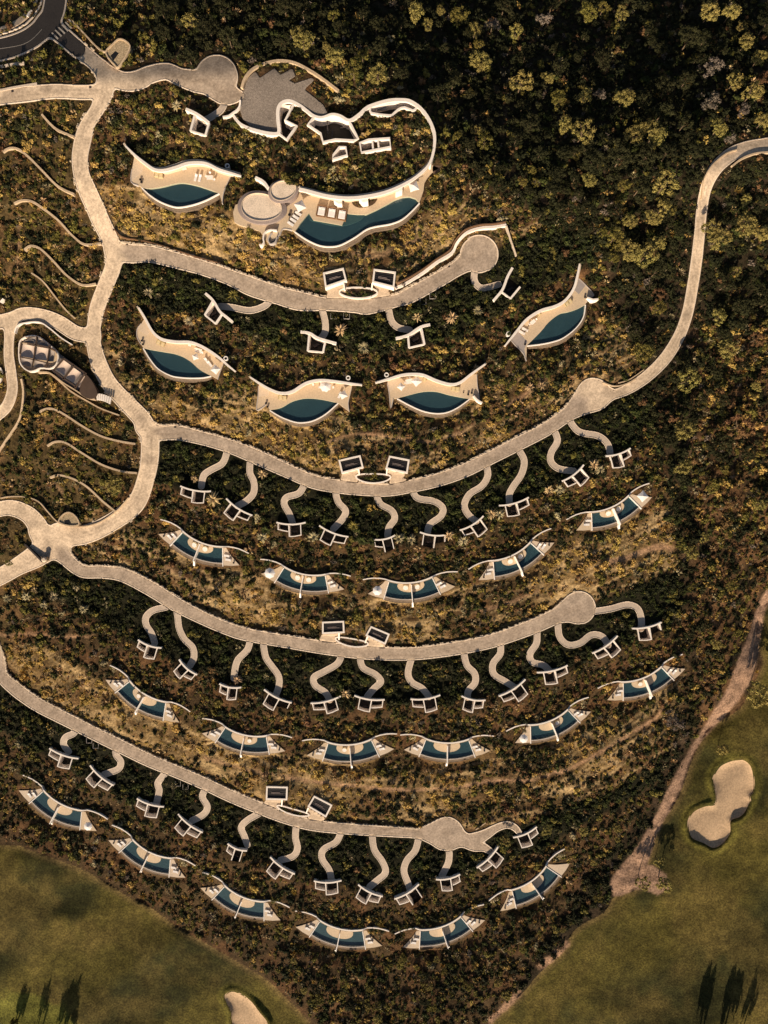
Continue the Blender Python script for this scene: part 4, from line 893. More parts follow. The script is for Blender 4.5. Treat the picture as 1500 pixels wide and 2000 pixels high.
# five large villas ------------------------------------------------------------
BN = ['large pool villa left of the clubhouse, leaf shaped pool', 'large pool villa at the left end of the top lane row', 'large pool villa left of centre with a star shaped parasol', 'large pool villa right of centre in the top row', 'large pool villa tilted at the right end of the top row']
def lr(line): return line
def build_pool(t, N_, S_, z, outward):
    cx, cy = t.location.x, t.location.y
    P = S_+N_[::-1][1:-1]
    slab('pool_floor', Wl(P, z-.7), z-.72, .3, POOLT, t); sheet('pool_water', Wl(P, z), z-.09, WATER, t)
    ribbon('pool_rim', Wl(offset_line(S_, outward*.6), z), .30, z-.02, z-2.2, WHITE2, t)
    A = Wl(offset_line(S_, outward*1.5), z); n = len(S_)
    Bp = Wl([( (p[0]+(q[0]-p[0])*math.sin(math.pi*min(1, max(0, k/(n-1))))**.5), (p[1]+(q[1]-p[1])*math.sin(math.pi*k/(n-1))**.5)) for k, (p, q) in enumerate(zip(offset_line(S_, outward*2.0), offset_line(S_, outward*7.0)))], z)
    V = [(x-cx, y-cy, -.5) for x, y in A]+[(x-cx, y-cy, -.8) for x, y in Bp]+[(x-cx, y-cy, -5) for x, y in Bp]
    F = [(q, n+q, n+q+1, q+1) for q in range(n-1)]+[(n+q, 2*n+q, 2*n+q+1, n+q+1) for q in range(n-1)]
    mesh('stone_base', V, F if outward < 0 else [g[::-1] for g in F], STONE, t)
    ribbon('base_coping', Bp, .14, z-.76, z-1.7, STONE, t)
for v, lab in zip(BIG, BN):
    z = v['z']; mx, my = v['north'][2]; cx, cy = W2((mx, my), z)
    t = empty('pool_villa', lab, 'villa', (cx, cy, z), 'large villas with leaf shaped pools'); v['t'] = t
    ws = v['wall_s']; n = len(ws); wd = [.42+.44*math.sin(math.pi*min(1, max(0, (k/(n-1)-.02)*1.04)))**.6 for k in range(n)]
    ribbon('roof_edge', Wl(ws, z+3.6), wd, z+3.7, z+3.25, WHITE, t)
    ribbon('curved_wall', Wl(ws, z+1.8), [.5]*n, z+3.3, z-3.5, TERR, t)
    slab('deck', Wl(v['deck'], z), z, 3.4, DECK, t)
    sg2 = 1 if v['south'][0][0] < v['south'][-1][0] else -1
    build_pool(t, v['north_s'], v['south_s'], z, sg2)
    # side sails: pale membranes over both ends of the terrace, a little above the deck
    L0 = v['left']; w0 = v['wall'][v['roofi'][0]]; w1 = v['wall'][v['roofi'][0]+1]
    P = [w0]+L0[:2]+[((L0[-1][0]*.4+w1[0]*.6), (L0[-1][1]*.4+w1[1]*.6)), w1]
    slab('side_paving', Wl(P, z), z+.03, .1, SAIL if v is BIG[4] else TERR, t)
    ribbon('terrace_edge', Wl(smooth(v['left'], 3), z), .22, z+.12, z-3, COPING, t); ribbon('terrace_edge', Wl(smooth(v['right'], 3), z), .22, z+.12, z-3, COPING, t)
    if v is BIG[4]:
        slab('side_paving', Wl([(998, 663), (1011, 680), (1021, 690), (1027, 702), (1024, 682), (1030, 668), (1012, 648)], z), z+.03, .1, SAIL, t)
        ribbon('spur_wall', Wl([(1147, 581), (1158, 585), (1169, 584)], z+1.2), .5, z+1.2, z-3, WHITE, t)
    if v is BIG[3]: ribbon('spur_wall', Wl(smooth([(925, 773), (932, 781), (942, 787)], 3), z+1), .5, z+1.0, z-3, WHITE, t)
VN = ['by the clubhouse', 'at the left end', 'left of centre', 'right of centre', 'at the right end']
def put(kind, px, py, vi, rz, lab, s=1.0):
    z = BIG[vi]['z']; x, y = W2((px, py), z); place(kind, x, y, z, rz, f'{lab}, large villa {VN[vi]}', s)
ang_ = [0, -.45, .1, -.1, .65]
for vi, kind, px, py, rz, lab, s in [
 (0, 'armchair', 307, 343, 0, 'beige armchair, left one, on the terrace', 1.25), (0, 'armchair', 315, 345, 0, 'beige armchair, right one, on the terrace', 1.25),
 (0, 'lounger', 383, 348, 1.3, 'white lounger nearest the left', 1), (0, 'lounger', 391, 349, 1.3, 'white lounger second from the left', 1), (0, 'table', 411, 349, 0, 'white dining table', 1), (0, 'chair', 404, 346, 1, 'pale chair left of the table', 1), (0, 'chair', 419, 352, -1, 'pale chair right of the table', 1), (0, 'table', 361, 331, .2, 'small table by the wall', .7), (0, 'chair', 411, 340, 0, 'pale chair above the table', 1), (0, 'pot', 275, 352, 0, 'dark pot at the left tip, upper one', 1), (0, 'pot', 277, 357, 0, 'dark pot at the left tip, lower one', 1),
 (1, 'armchair', 311, 669, -.4, 'beige armchair, left one, on the terrace', 1.2), (1, 'armchair', 319, 673, -.4, 'beige armchair, right one, on the terrace', 1.2), (1, 'table', 389, 686, -.3, 'white dining table', 1.1), (1, 'square', 384, 699, .3, 'white square parasol beside the pool', .6), (1, 'chair', 396, 690, .5, 'pale chair right of the table', 1), (1, 'chair', 383, 683, .5, 'pale chair left of the table', 1), (1, 'lounger', 404, 705, 2.2, 'white lounger near the table', 1), (1, 'lounger', 410, 711, 2.2, 'white lounger farther from the table', 1), (1, 'square', 424, 724, .9, 'white square parasol at the right tip', .8), (1, 'pot', 278, 666, 0, 'dark pot at the left tip, upper one', 1), (1, 'pot', 280, 673, 0, 'dark pot at the left tip, lower one', 1), (1, 'table', 371, 675, -.3, 'small table against the wall', .5),
 (2, 'armchair', 548, 776, .1, 'beige armchair, left one, on the terrace', 1.2), (2, 'armchair', 556, 778, .1, 'beige armchair, right one, on the terrace', 1.2), (2, 'parasol', 637, 757, .2, 'large white parasol over the dining table', 1.05), (2, 'table', 637, 758, 0, 'dining table under the parasol', 1), (2, 'chair', 624, 757, 1.5, 'pale chair left of the parasol', 1.1), (2, 'chair', 651, 757, -1.5, 'pale chair right of the parasol', 1.1), (2, 'chair', 628, 748, .6, 'pale chair at the upper left of the parasol', 1.1), (2, 'square', 671, 773, .5, 'white square parasol near the right tip', .75), (2, 'lounger', 664, 772, 1.1, 'white lounger near the right tip', 1), (2, 'pot', 523, 795, 0, 'dark pot near the left tip, lower one', 1), (2, 'pot', 520, 788, 0, 'dark pot near the left tip, upper one', 1), (2, 'chair', 612, 752, 0, 'pale chair by the rear wall', 1),
 (3, 'armchair', 885, 760, -.1, 'beige armchair, left one, on the terrace', 1.2), (3, 'armchair', 893, 761, -.1, 'beige armchair, right one, on the terrace', 1.2), (3, 'square', 813, 747, .7, 'white square parasol by the table', .85), (3, 'table', 799, 746, .2, 'white dining table', 1.2), (3, 'chair', 791, 748, 1, 'pale chair left of the table', 1), (3, 'chair', 800, 739, 0, 'pale chair above the table', 1), (3, 'square', 783, 757, .9, 'white square parasol at the left end', .65), (3, 'armchair', 829, 742, 0, 'beige armchair by the rear wall', 1), (3, 'pot', 914, 771, 0, 'dark pot at the right tip, left one', 1), (3, 'pot', 921, 768, 0, 'dark pot at the right tip, right one', 1), (3, 'pot', 905, 767, 0, 'small dark pot between armchairs and tip', .6),
 (4, 'armchair', 1106, 595, .6, 'beige armchair, left one, on the terrace', 1.2), (4, 'armchair', 1112, 590, .6, 'beige armchair, right one, on the terrace', 1.2), (4, 'table', 1040, 630, .7, 'white dining table', .9), (4, 'chair', 1034, 634, 2, 'pale chair left of the table', 1), (4, 'chair', 1046, 625, -1, 'pale chair right of the table', 1), (4, 'lounger', 1025, 644, -.5, 'white lounger below the table', 1), (4, 'lounger', 1019, 650, -.5, 'white lounger lowest on the terrace', 1), (4, 'armchair', 1052, 615, .6, 'beige armchair by the rear wall', 1), (4, 'pot', 1142, 581, 0, 'dark pot at the upper tip', 1), (4, 'pot', 1025, 673, 0, 'dark pot at the lower tip', 1)]:
    put(kind, px, py, vi, rz, lab, s)

# clubhouse ------------------------------------------------------------
cx, cy = W2((650, 300), CLUB_ROOF)
t = CLUB = empty('clubhouse', 'long curved white clubhouse with a planted roof and a large winding pool', 'building', (cx, cy, CLUB_Z))
z = CLUB_Z; zr = CLUB_ROOF+.35
n = len(clubw); ksp = next(k for k, p in enumerate(clubw) if p[0] > 835 and p[1] > 316)
wdc = [.55+.42*min(1, abs(math.sin(k*.055))+.25) for k in range(n)]
ribbon('curved_wall', Wl(clubw[:ksp+1], zr), wdc[:ksp+1], zr, CLUB_Z-1.5, WHITE, t)
ribbon('roof_edge', Wl(clubw[ksp:], zr), wdc[ksp:], zr, zr-.45, WHITE, t); ribbon('terrace_wall', Wl(clubw[ksp:], z+2), .5, zr-.4, z-3, TERR, t)
slab('deck', Wl(CLUB_DECK, z), z, 3.2, DECK, t)
build_pool(t, smooth(CLUB_POOL_N, 4), smooth(CLUB_POOL_S, 4), z, 1)
slab('pool_shelf', Wl(smooth([(603, 416), (619, 407), (650, 412), (678, 417), (697, 419), (712, 419), (706, 428), (690, 436), (670, 441), (645, 440), (622, 434), (606, 430)], 3, True), z-.4), z-.38, .3, mat('shelf_tile', (.055, .095, .10), .5, .1, 5), t)
ribbon('deck_edge', Wl(smooth([(570, 449), (553, 447), (547, 457), (541, 463)], 3), z), .2, z+.1, z-3, COPING, t)
for P in CLUB_HOLES: 
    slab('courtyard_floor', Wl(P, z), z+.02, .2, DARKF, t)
def cw(P, w_=.62, closed=False, top=0): ribbon('courtyard_wall', Wl(P, zr), w_, zr+top, z-.5, WHITE, t, closed=closed)
cw([(584, 206), (573, 203), (557, 234), (579, 245), (560, 272), (545, 261)], .62, top=-.05)
cw([(613, 228), (601, 243), (626, 260), (631, 277), (655, 272), (690, 274), (699, 270), (683, 238)], .62, top=-.05)
cw(smooth([(724, 210), (725, 220), (760, 225), (768, 222), (778, 213), (790, 209), (806, 215), (813, 210), (811, 204)], 2), .55, top=-.05)
cw([(675, 287), (678, 303), (649, 311), (651, 303), (663, 287)], .55, True, top=.1)
cw([(703, 279), (720, 273), (761, 270), (763, 287), (706, 298)], .62, True, top=.1)
ribbon('courtyard_wall', Wl([(727, 274), (729, 293)], zr), .5, zr, z, WHITE, t); ribbon('courtyard_wall', Wl([(738, 273), (740, 291)], zr), .5, zr, z, WHITE, t)
slab('planter_bed', Wl([(730, 274), (737, 273), (739, 290), (731, 292)], zr), zr-1.2, 2, mat('planter_soil', (.09, .055, .03), .95, .5, 5), t)
slab('planter_bed', Wl([(576, 208), (605, 228), (597, 240), (580, 244), (562, 232)], zr), zr-.8, 3.2, mat('planter_soil', (.09, .055, .03), .95, .5, 5), t)
for a, b in (((638, 232), (641, 262)), ((665, 250), (690, 246)), ((650, 255), (648, 270))):
    ribbon('courtyard_beam', Wl([a, b], z+2), .3, z+2.2, z+1.9, DRED, t)
slab('skylight', Wl([(737, 209), (755, 206), (755, 213), (737, 216)], z+2), z+2.0, .2, mat('grey_glass', (.10, .11, .13), .3, .2, 2), t); slab('skylight', Wl([(775, 203), (792, 204), (792, 207), (775, 206)], z+2), z+2.0, .2, mat('grey_glass', (.10, .11, .13)), t)
for P in ([(651, 388), (668, 389), (668, 399), (661, 399), (652, 393)], [(701, 389), (719, 387), (719, 394), (709, 396)], [(772, 371), (786, 364), (786, 372), (773, 377)]):
    slab('wall_bay', Wl(P, z+3), z+3.4, 3.4, WHITE, t)
ribbon('entry_wall', Wl(smooth([(499, 347), (511, 353), (518, 359), (524, 368)], 4), z+3), [.9]*13+[.4]*0 if False else .75, z+3.3, z-1, WHITE, t)
ribbon('stair_parapet', Wl(smooth([(541, 450), (527, 449), (517, 455), (514, 465), (515, 474), (510, 479), (507, 477)], 4), z+.8), .4, z+.9, z-3.5, WHITE, t)
ribbon('stair_parapet', Wl(smooth([(531, 455), (526, 462), (524, 470), (528, 476), (537, 473), (541, 463)], 4), z+.6), .3, z+.7, z-3.5, COPING, t)
slab('stair_landing', Wl(smooth([(532, 453), (548, 450), (545, 462), (538, 470), (527, 473), (523, 465)], 3, True), z-.2), z-.1, 3, SAIL, t)
# planting island in the deck
slab('planter_bed', Wl(smooth([(688, 392), (700, 388), (735, 384), (732, 397), (715, 405), (698, 405), (689, 399)], 3, True), z), z+.12, .3, mat('planter_soil', (.09, .055, .03)), t)
# oval pavilions
def oval(px, py, ra, rb, rot, zb, zt, lab):
    P = []; 
    for k in range(40):
        a = 2*math.pi*k/40; x = ra*math.cos(a)*(1+.10*math.cos(a)); y = rb*math.sin(a); P.append((px+x*math.cos(rot)-y*math.sin(rot), py-(x*math.sin(rot)+y*math.cos(rot))))
    c = W2((px, py), zt); e = empty('oval_pavilion', lab, 'pavilion', (c[0], c[1], zb))
    Q = Wl(P, zt); inn = lambda s: [(c[0]+(x-c[0])*s, c[1]+(y-c[1])*s) for x, y in Q]
    slab('body', inn(.88), zt-1.05, zt-1.05-zb, OVALM, e)
    # sloping outer ring and raised inner rim
    V = []; F = []; R_ = [(.88, zt-1.0), (1.0, zt-.55), (.985, zt-.28), (.84, zt-.08), (.82, zt+.0), (.80, zt-.02), (.79, zt-.4)]
    for s_, zz in R_: V += [(x-c[0], y-c[1], zz-zb) for x, y in inn(s_)]
    for r in range(len(R_)-1):
        for k in range(40): F.append((r*40+k, r*40+(k+1) % 40, (r+1)*40+(k+1) % 40, (r+1)*40+k))
    mesh('roof_ring', V, F, OVALM, e); slab('gravel_roof', inn(.80), zt-.25, .3, OVALP, e)
    ribbon('inner_rim', inn(.81), .16, zt+.06, zt-.3, TERR, e, closed=True)
    return e
oval(507, 404, 49, 33, -.12, CLUB_Z-.5, CLUB_Z+2.5, 'larger oval pavilion with a pale gravel roof left of the winding pool')
oval(551, 372, 31.5, 23, .30, CLUB_Z-.3, CLUB_Z+3.6, 'smaller oval pavilion overlapping the larger one')
def cput(kind, px, py, rz, lab, s=1.0, dz=0):
    x, y = W2((px, py), CLUB_Z); return place(kind, x, y, CLUB_Z+dz, rz, lab, s)
cput('square', 588, 409, .5, 'white square parasol beside the smaller oval pavilion', .95)
cput('square', 807, 371, .3, 'white square parasol at the right end of the winding pool', .95)
for k, (px, py) in enumerate([(583, 418), (578, 425), (573, 431), (568, 438)]):
    cput('lounger', px, py, 2.6, f'white lounger, {ORD[k]} below the square parasol at the winding pool', .95)
cput('pot', 566, 421, 0, 'dark pot beside the larger oval pavilion', 1.3)
for k, (px, py) in enumerate([(803, 362), (812, 356)]): cput('armchair', px, py, .5, f'pale armchair, {ORD[k]} above the right parasol by the clubhouse wall', 1)
def make_cabana(k, px, py):
    x, y = W2((px, py), CLUB_Z); e = empty('cabana_bed', f'brown framed daybed with white mattress, {["left", "middle", "right"][k]} one standing in the winding pool', 'daybed', (x, y, CLUB_Z), 'daybeds standing in the winding pool', -.17)
    box('platform', (0, 0, .02), (2.75, 3.2, .9), WOOD, e); box('mattress', (0.05, -.05, .58), (1.95, 2.35, .22), CUSH, e)
    for dx in (-1.27, 1.27): box('side_rail', (dx, 0, .56), (.22, 3.15, .2), WOOD, e)
    box('headboard', (0, 1.45, .75), (2.7, .2, .55), WOOD, e); box('pillow', (-.45, .75, .74), (.7, .45, .14), CUSH, e); box('pillow', (.55, .75, .74), (.7, .45, .14), CUSH, e)
for k, (px, py) in enumerate([(628, 413.5), (648, 417), (668, 420.5)]): make_cabana(k, px, py)
x, y = W2((858, 330), CLUB_Z); e = empty('round_terrace', 'round brown wooden platform at the right tip of the clubhouse deck', 'platform', (x, y, CLUB_Z-2))
cyl_mesh('drum', 2.1, 2.1, 1.9, 32, STONE, e); cyl_mesh('wood_top', 2.0, 2.0, .08, 32, mat('plank_floor', (.16, .10, .07), .8, .5, 4), e, z0=1.92)

# walls of the forecourt
def free_wall(name, lab, P, w_, h, material=GWALL, cat='wall', group=None, dz0=None, sm=5, sink=3.0):
    s_ = smooth(P, sm); zs = [float(bil(Zsoft, *p)) for p in s_]; zt = [a+h for a in zs] if dz0 is None else [dz0]*len(s_)
    pts = [W2(p, q) for p, q in zip(s_, zt)]; o = ribbon(name, pts, w_, zt, [q-h-sink for q in zt], material)
    tag(o, lab, cat, group); return o
free_wall('boundary_wall', 'pale wall curving round the top of the forecourt', [(472, 171), (480, 149), (499, 131), (536, 119), (571, 121), (603, 136), (632, 155), (661, 177)], .75, 1.0)
free_wall('boundary_wall', 'short hooked white wall between turning circle and forecourt', [(469, 195), (468, 206), (463, 214), (455, 220), (446, 226), (435, 228)], .5, .8, WHITE)
free_wall('boundary_wall', 'white wall above the top lane curving round its turning circle', [(772, 562), (785, 557), (800, 549), (828, 531), (853, 512), (883, 493), (893, 474), (912, 454), (939, 445), (965, 443), (989, 439)], .75, 1.0, WHITE)
free_wall('boundary_wall', 'brown outer wall behind the white wall of the top turning circle', [(775, 552), (800, 541), (828, 524), (851, 507), (879, 488), (889, 470), (908, 449), (936, 439), (964, 437), (988, 433)], .35, 1.3, WOOD)
free_wall('boundary_wall', 'thin straight wall running down right of the top turning circle', [(989, 441), (998, 470), (1008, 499)], .5, 1.2, TERR)
free_wall('boundary_wall', 'thin pale wall beside the lane leaving the middle turning circle', [(1178, 747), (1200, 754), (1222, 750), (1243, 739)], .35, .6)
free_wall('boundary_wall', 'thin outer strip wall above the lane on the right', [(1208, 748), (1230, 741), (1258, 722)], .3, .6)
free_wall('boundary_wall', 'narrow wall at the outer bend of the upper right lane', [(1371, 388), (1376, 350), (1392, 322), (1418, 300), (1440, 292)], .35, .7)
free_wall('boundary_wall', 'pale wall along the inner bend of the upper right lane', [(1430, 324), (1452, 308), (1478, 299), (1505, 297)], .5, .8)
free_wall('boundary_wall', 'dark low wall above the left stretch of the top lane', [(222, 447), (240, 463), (280, 470), (330, 484), (385, 502), (430, 514)], .3, .7, WOOD)
free_wall('boundary_wall', 'wall above the tee junction at the top left stone hut', [(141, 40), (165, 66), (190, 92), (207, 100), (228, 80)], .35, .8)
free_wall('boundary_wall', 'pale pavement wall above the upper left road', [(0, 176), (30, 170), (72, 163)], .6, .3, CONCK)
free_wall('boundary_wall', 'short pale wall at the far left under the asphalt bend', [(0, 130), (22, 126), (47, 123)], .8, .5, CONCK)
free_wall('boundary_wall', 'white wall bending above the left junction lane', [(0, 973), (20, 970), (50, 971), (75, 980), (95, 1002), (115, 1021), (150, 1029), (190, 1022), (225, 1000), (240, 985), (251, 972)], .35, .7)
free_wall('boundary_wall', 'thin white wall edging the lane beside the glass pavilion', [(28, 650), (33, 637), (45, 631), (75, 629), (95, 640), (118, 659), (140, 673)], .35, .9, WHITE)
free_wall('boundary_wall', 'short pale wall above the lowest turning circle', [(929, 1621), (949, 1607)], .3, .5)
free_wall('boundary_wall', 'broken pale wall by the left edge, beside the lane', [(0, 590), (6, 583)], .4, 1.2, WHITE)
GW = [[(81, 223), (99, 243), (115, 255), (144, 267)], [(5, 296), (19, 289), (35, 291), (53, 304), (80, 331), (112, 363), (144, 379)],
      [(27, 397), (43, 391), (61, 393), (80, 404), (112, 429), (141, 460), (165, 477), (197, 475)], [(47, 488), (59, 480), (77, 485), (101, 507), (128, 536), (152, 553), (168, 557), (187, 554)],
      [(61, 533), (83, 549), (107, 579), (128, 605), (145, 621)], [(75, 728), (93, 727), (115, 744), (139, 765), (171, 784), (197, 798), (232, 811)],
      [(76, 804), (92, 798), (107, 800), (128, 811), (160, 832), (195, 851), (229, 861), (264, 867)], [(92, 871), (107, 863), (128, 865), (160, 885), (197, 907), (235, 920), (267, 924)],
      [(97, 933), (115, 928), (144, 936), (171, 952), (200, 979), (225, 999)], [(41, 740), (45, 765), (42, 800), (35, 824), (16, 853), (0, 877), (-8, 888)]]
GN = ['uppermost, shortest one left of the main lane', 'second from the top left of the main lane', 'third from the top left of the main lane', 'fourth from the top, left of the upper junction', 'thin straight one above the glass pavilion',
      'one starting under the glass pavilion', 'first below the glass pavilion', 'second below the glass pavilion', 'lowest, ending at the stone hut lane', 'one running down the left edge beside the small lane']
for k, (P, gl) in enumerate(zip(GW, GN)): free_wall('garden_wall', f'curved low garden wall, {gl}', P, .60 if k not in (4, 5) else .42, .85, GWALL, 'garden wall', 'curved garden walls left of the main lane')
free_wall('planter_wall', 'curved white planter wall beside the far left lane', [(0, 718), (3, 728), (1, 740), (-4, 750)], .4, .6, WHITE)

# car ports and the planters between them
PN = [('left', 'top'), ('right', 'top'), ('left', 'upper'), ('right', 'upper'), ('left', 'middle'), ('right', 'middle'), ('left', 'lowest'), ('right', 'lowest')]
for (row, P), (sd, rw) in zip(PORTS, PN):
    zb = float(bil(B, (P[2][0]+P[3][0])/2, max(P[2][1], P[3][1])+12)); zt = zb+2.9; c = W2(P[0], zt)
    t = empty('carport', f'white framed carport with dark roof, {sd} one above the {rw} villa lane', 'carport', (c[0], c[1], zb), 'pairs of car ports above the lanes')
    Q = Wl(P, zt); m_ = (sum(p[0] for p in Q)/4, sum(p[1] for p in Q)/4); ins = [(m_[0]+(x-m_[0])*.93, m_[1]+(y-m_[1])*.9) for x, y in Q]
    for k in range(4):
        A, B_ = ins[k], ins[(k+1) % 4]; dx, dy = B_[0]-A[0], B_[1]-A[1]; l_ = math.hypot(dx, dy); e_ = .38/l_*(1 if k % 2 else -1)
        ribbon('frame_wall', [(A[0]-dx*e_*-1*(-1), A[1]+dy*e_*1), (B_[0]+dx*e_, B_[1]+dy*e_)] if False else [(A[0]-dx*.26/l_, A[1]-dy*.26/l_), (B_[0]-dx*.26/l_, B_[1]-dy*.26/l_)], .52, zt+(.003*k), zb-1.0, WHITE, t)
    slab('roof', ins, zt-.40, .2, BLACK, t)
    ax, bx2 = np.array(ins[0]), np.array(ins[1]); ay, by2 = np.array(ins[3]), np.array(ins[2])
    for k in range(1, 6):     # slatted roof: thin rafters across
        u = k/6; p0 = ax+(ay-ax)*u; p1 = bx2+(by2-bx2)*u; d_ = (p1-p0)
        ribbon('rafter', [tuple(p0+d_*.06), tuple(p1-d_*.06)], (.10), zt-.33, zt-.39, DRED, t)
    for k in (1, 3):
        u = .47 if k == 1 else .56; p0 = ax+(ay-ax)*u; p1 = bx2+(by2-bx2)*u; d_ = p1-p0
        ribbon('roof_rail', [tuple(p0+d_*.22), tuple(p0+d_*(.66 if k == 1 else .8))], .12, zt-.26, zt-.39, OVALM, t)
OV = [((663, 573), (737, 574), 13, 8, 'top'), ((695, 933), (763, 934), 9, 9, 'upper'), ((655, 1249), (719, 1260), 8, 7, 'middle'), ((541, 1576), (604, 1594), 6, 5, 'lowest')]
for a, b, up, dn, rw in OV:
    L = math.hypot(b[0]-a[0], b[1]-a[1]); ux, uy = (b[0]-a[0])/L, (b[1]-a[1])/L; P = []
    for k in range(28):
        th = 2*math.pi*k/28; u = (math.cos(th)*.5+.5)*L; v = math.sin(th); v = v*dn if v > 0 else v*up; v += 3*(1-(2*u/L-1)**2) if rw != 'x' else 0
        u = L/2+(u-L/2); P.append((a[0]+ux*u-uy*v, a[1]+uy*u+ux*v-2))
    zz = float(bil(Zsoft, *P[14])); zz = float(np.mean([bil(Zsoft, *p) for p in P])); c = W2(P[0], zz)
    t = empty('oval_planter', f'long oval white planter between the two car ports of the {rw} villa lane', 'planter', (c[0], c[1], zz), 'oval planters between the car ports')
    ribbon('rim', Wl(P, zz+.6), .42, zz+.75, zz-1.2, WHITE, t, closed=True); slab('soil_bed', Wl(P, zz+.4), zz+.35, 1.5, mat('planter_soil', (.09, .055, .03)), t)
LK = [((671, 553), (673, 566), 2), ((727, 553), (726, 566), 2), ((700, 915), (702, 928), 3), ((756, 916), (755, 928), 3), ((662, 1237), (662, 1250), 4), ((718, 1243), (713, 1256), 4), ((551, 1562), (550, 1575), 5), ((602, 1578), (598, 1589), 5)]
for (a, b, row), (sd, rw) in zip(LK, PN): free_wall('link_wall', f'short white wall joining the {sd} carport to the oval planter, {rw} lane', [a, b], .42, 1.2, WHITE, 'wall', 'short walls at the car ports', sm=1)

# chimney rings
for (px, py), lb in zip([(444, 324), (441, 700), (680, 738), (755, 732), (993, 652)], ['above the right end of the large villa by the clubhouse', 'above the right end of the far left top row villa', 'left one of the pair above the centre villas', 'right one of the pair above the centre villas', 'above the lower end of the tilted right villa']):
    zz = float(bil(Z, px, py)); c = W2((px, py), zz+.8); t = empty('light_well', f'small round white light well {lb}', 'light well', (c[0], c[1], zz), 'round light wells in the green roofs')
    ribbon('ring', [(c[0]+.56*math.cos(a), c[1]+.56*math.sin(a)) for a in np.linspace(0, 2*math.pi, 20, endpoint=False)], .26, zz+.95, zz-.5, WHITE2, t, closed=True)
    cyl_mesh('dark_glass', .46, .46, .02, 16, BLACK, t, z0=.25)
# roof terraces bench blocks at (485,300)
t = empty('concrete_steps', 'three pale square blocks in a row on the planted roof left of the clubhouse', 'steps', (*W2((487, 298), CLUB_ROOF-2), CLUB_ROOF-3.4))
for k, (px, py) in enumerate([(489, 283), (487, 296), (484, 310)]):
    x, y = W2((px, py), CLUB_ROOF-2); box('block', (x-t.location.x, y-t.location.y, .7), (1.35, 1.4, 2.2), TERR, t, rz=-.15)

# stone huts
def hut(P, lab, hole, h=2.6):
    zz = float(np.mean([bil(Zsoft, *p) for p in P])); c = W2(P[0], zz+h); t = empty('stone_hut', lab, 'hut', (c[0], c[1], zz))
    slab('stone_roof', Wl(P, zz+h), zz+h-.3, h+1, RUBBLE, t); ribbon('parapet', Wl(P, zz+h), .38, zz+h, zz+h-.6, GWALL, t, closed=True)
    slab('roof_opening', Wl(hole, zz+h), zz+h-.25, .1, BLACK, t)
hut(smooth([(206, 103), (222, 84), (232, 76), (244, 79), (253, 88), (251, 98), (243, 113), (231, 130), (224, 127)], 3, True), 'stone hut with a black roof opening at the top left junction', [(215, 108), (224, 99), (231, 103), (221, 117)])
hut(smooth([(115, 1020), (120, 1008), (131, 1001), (142, 1004), (151, 1014), (153, 1025), (135, 1027)], 3, True), 'half round stone hut beside the lower left junction', [(124, 1017), (134, 1015), (138, 1022), (128, 1024)], 2.0)
# gate barrier
zz = float(bil(Zsoft, 70, 1082)); a = W2((54, 1064), zz); b = W2((86, 1096), zz); t = empty('sliding_gate', 'black sliding gate across the lower left lane', 'gate', (a[0], a[1], zz+.14))
ribbon('gate_panel', [a, b], .45, zz+1.3, zz+.2, BLACK, t); ribbon('top_rail', [a, b], .5, zz+1.37, zz+1.31, DRED, t)
for p in (a, b): box('post', (p[0]-a[0], p[1]-a[1], .7), (.5, .5, 1.5), DRED, t)
c = W2((92, 1092), zz); t = empty('gatekeeper_booth', 'small round stone booth at the end of the black gate', 'booth', (c[0], c[1], zz))
cyl_mesh('wall', .75, .8, 2.0, 12, RUBBLE, t); cyl_mesh('roof', .9, .5, .35, 12, TERR, t, z0=2.0)

# glazed pavilion on the left
t = PV = empty('glass_pavilion', 'restaurant pavilion with dark beams over grey membranes beside the main lane', 'building', (*W2((100, 700), PAV_Z), PAV_Z)); z = PAV_Z; zt = z+2.7
hall = smooth([(38, 672), (45, 661), (60, 656), (76, 658), (92, 670), (108, 684), (114, 696), (110, 712), (98, 720), (80, 719), (68, 724), (56, 725), (44, 716), (38, 702)], 3, True)
slab('hall_floor', Wl(hall, z), z+.4, 1, DECK, t); ribbon('hall_rim', Wl(hall, z+1), .35, z+1.2, z-1, WHITE, t, closed=True)
slab('lounge_floor', Wl([(104, 704), (118, 692), (168, 728), (154, 762), (120, 742), (100, 722)], z), z+.35, 1, mat('grey_lounge_floor', (.17, .15, .145), .8, .2, 2), t)
slab('dark_roof', Wl(smooth([(164, 732), (176, 740), (186, 757), (189, 768), (182, 778), (168, 777), (155, 764)], 3, True), z+1.4), z+1.3, 2, DARKW, t)
ribbon('lounge_rim', Wl(smooth([(74, 727), (92, 727), (104, 733), (124, 748), (150, 764), (170, 777), (186, 780)], 3), z+.8), .4, z+1.0, z-1, GWALL, t)
def membrane(P, hgt, sag, name='membrane', material=None):
    """sagging cloth between four corners"""
    A = [np.array(W2(p, hgt)) for p in P]; V = []; F = []; N_ = 8
    for i in range(N_+1):
        for j in range(N_+1):
            u, v_ = i/N_, j/N_; q = (A[0]*(1-u)+A[1]*u)*(1-v_)+(A[3]*(1-u)+A[2]*u)*v_
            V.append((q[0]-t.location.x, q[1]-t.location.y, hgt-z-sag*math.sin(math.pi*u)*math.sin(math.pi*v_)))
    for i in range(N_):
        for j in range(N_): k = i*(N_+1)+j; F.append((k, k+1, k+N_+2, k+N_+1))
    V += [(x, y, q-.05) for x, y, q in V]; nn = (N_+1)**2; F += [tuple(nn+q for q in f_[::-1]) for f_ in F]
    mesh(name, V, F, material, t, True)
CLOTH = mat('pale_cloth', (.60, .47, .39), .8, .12, 1.5); CLOTH2 = mat('grey_cloth', (.30, .25, .22), .8, .15, 1.5)
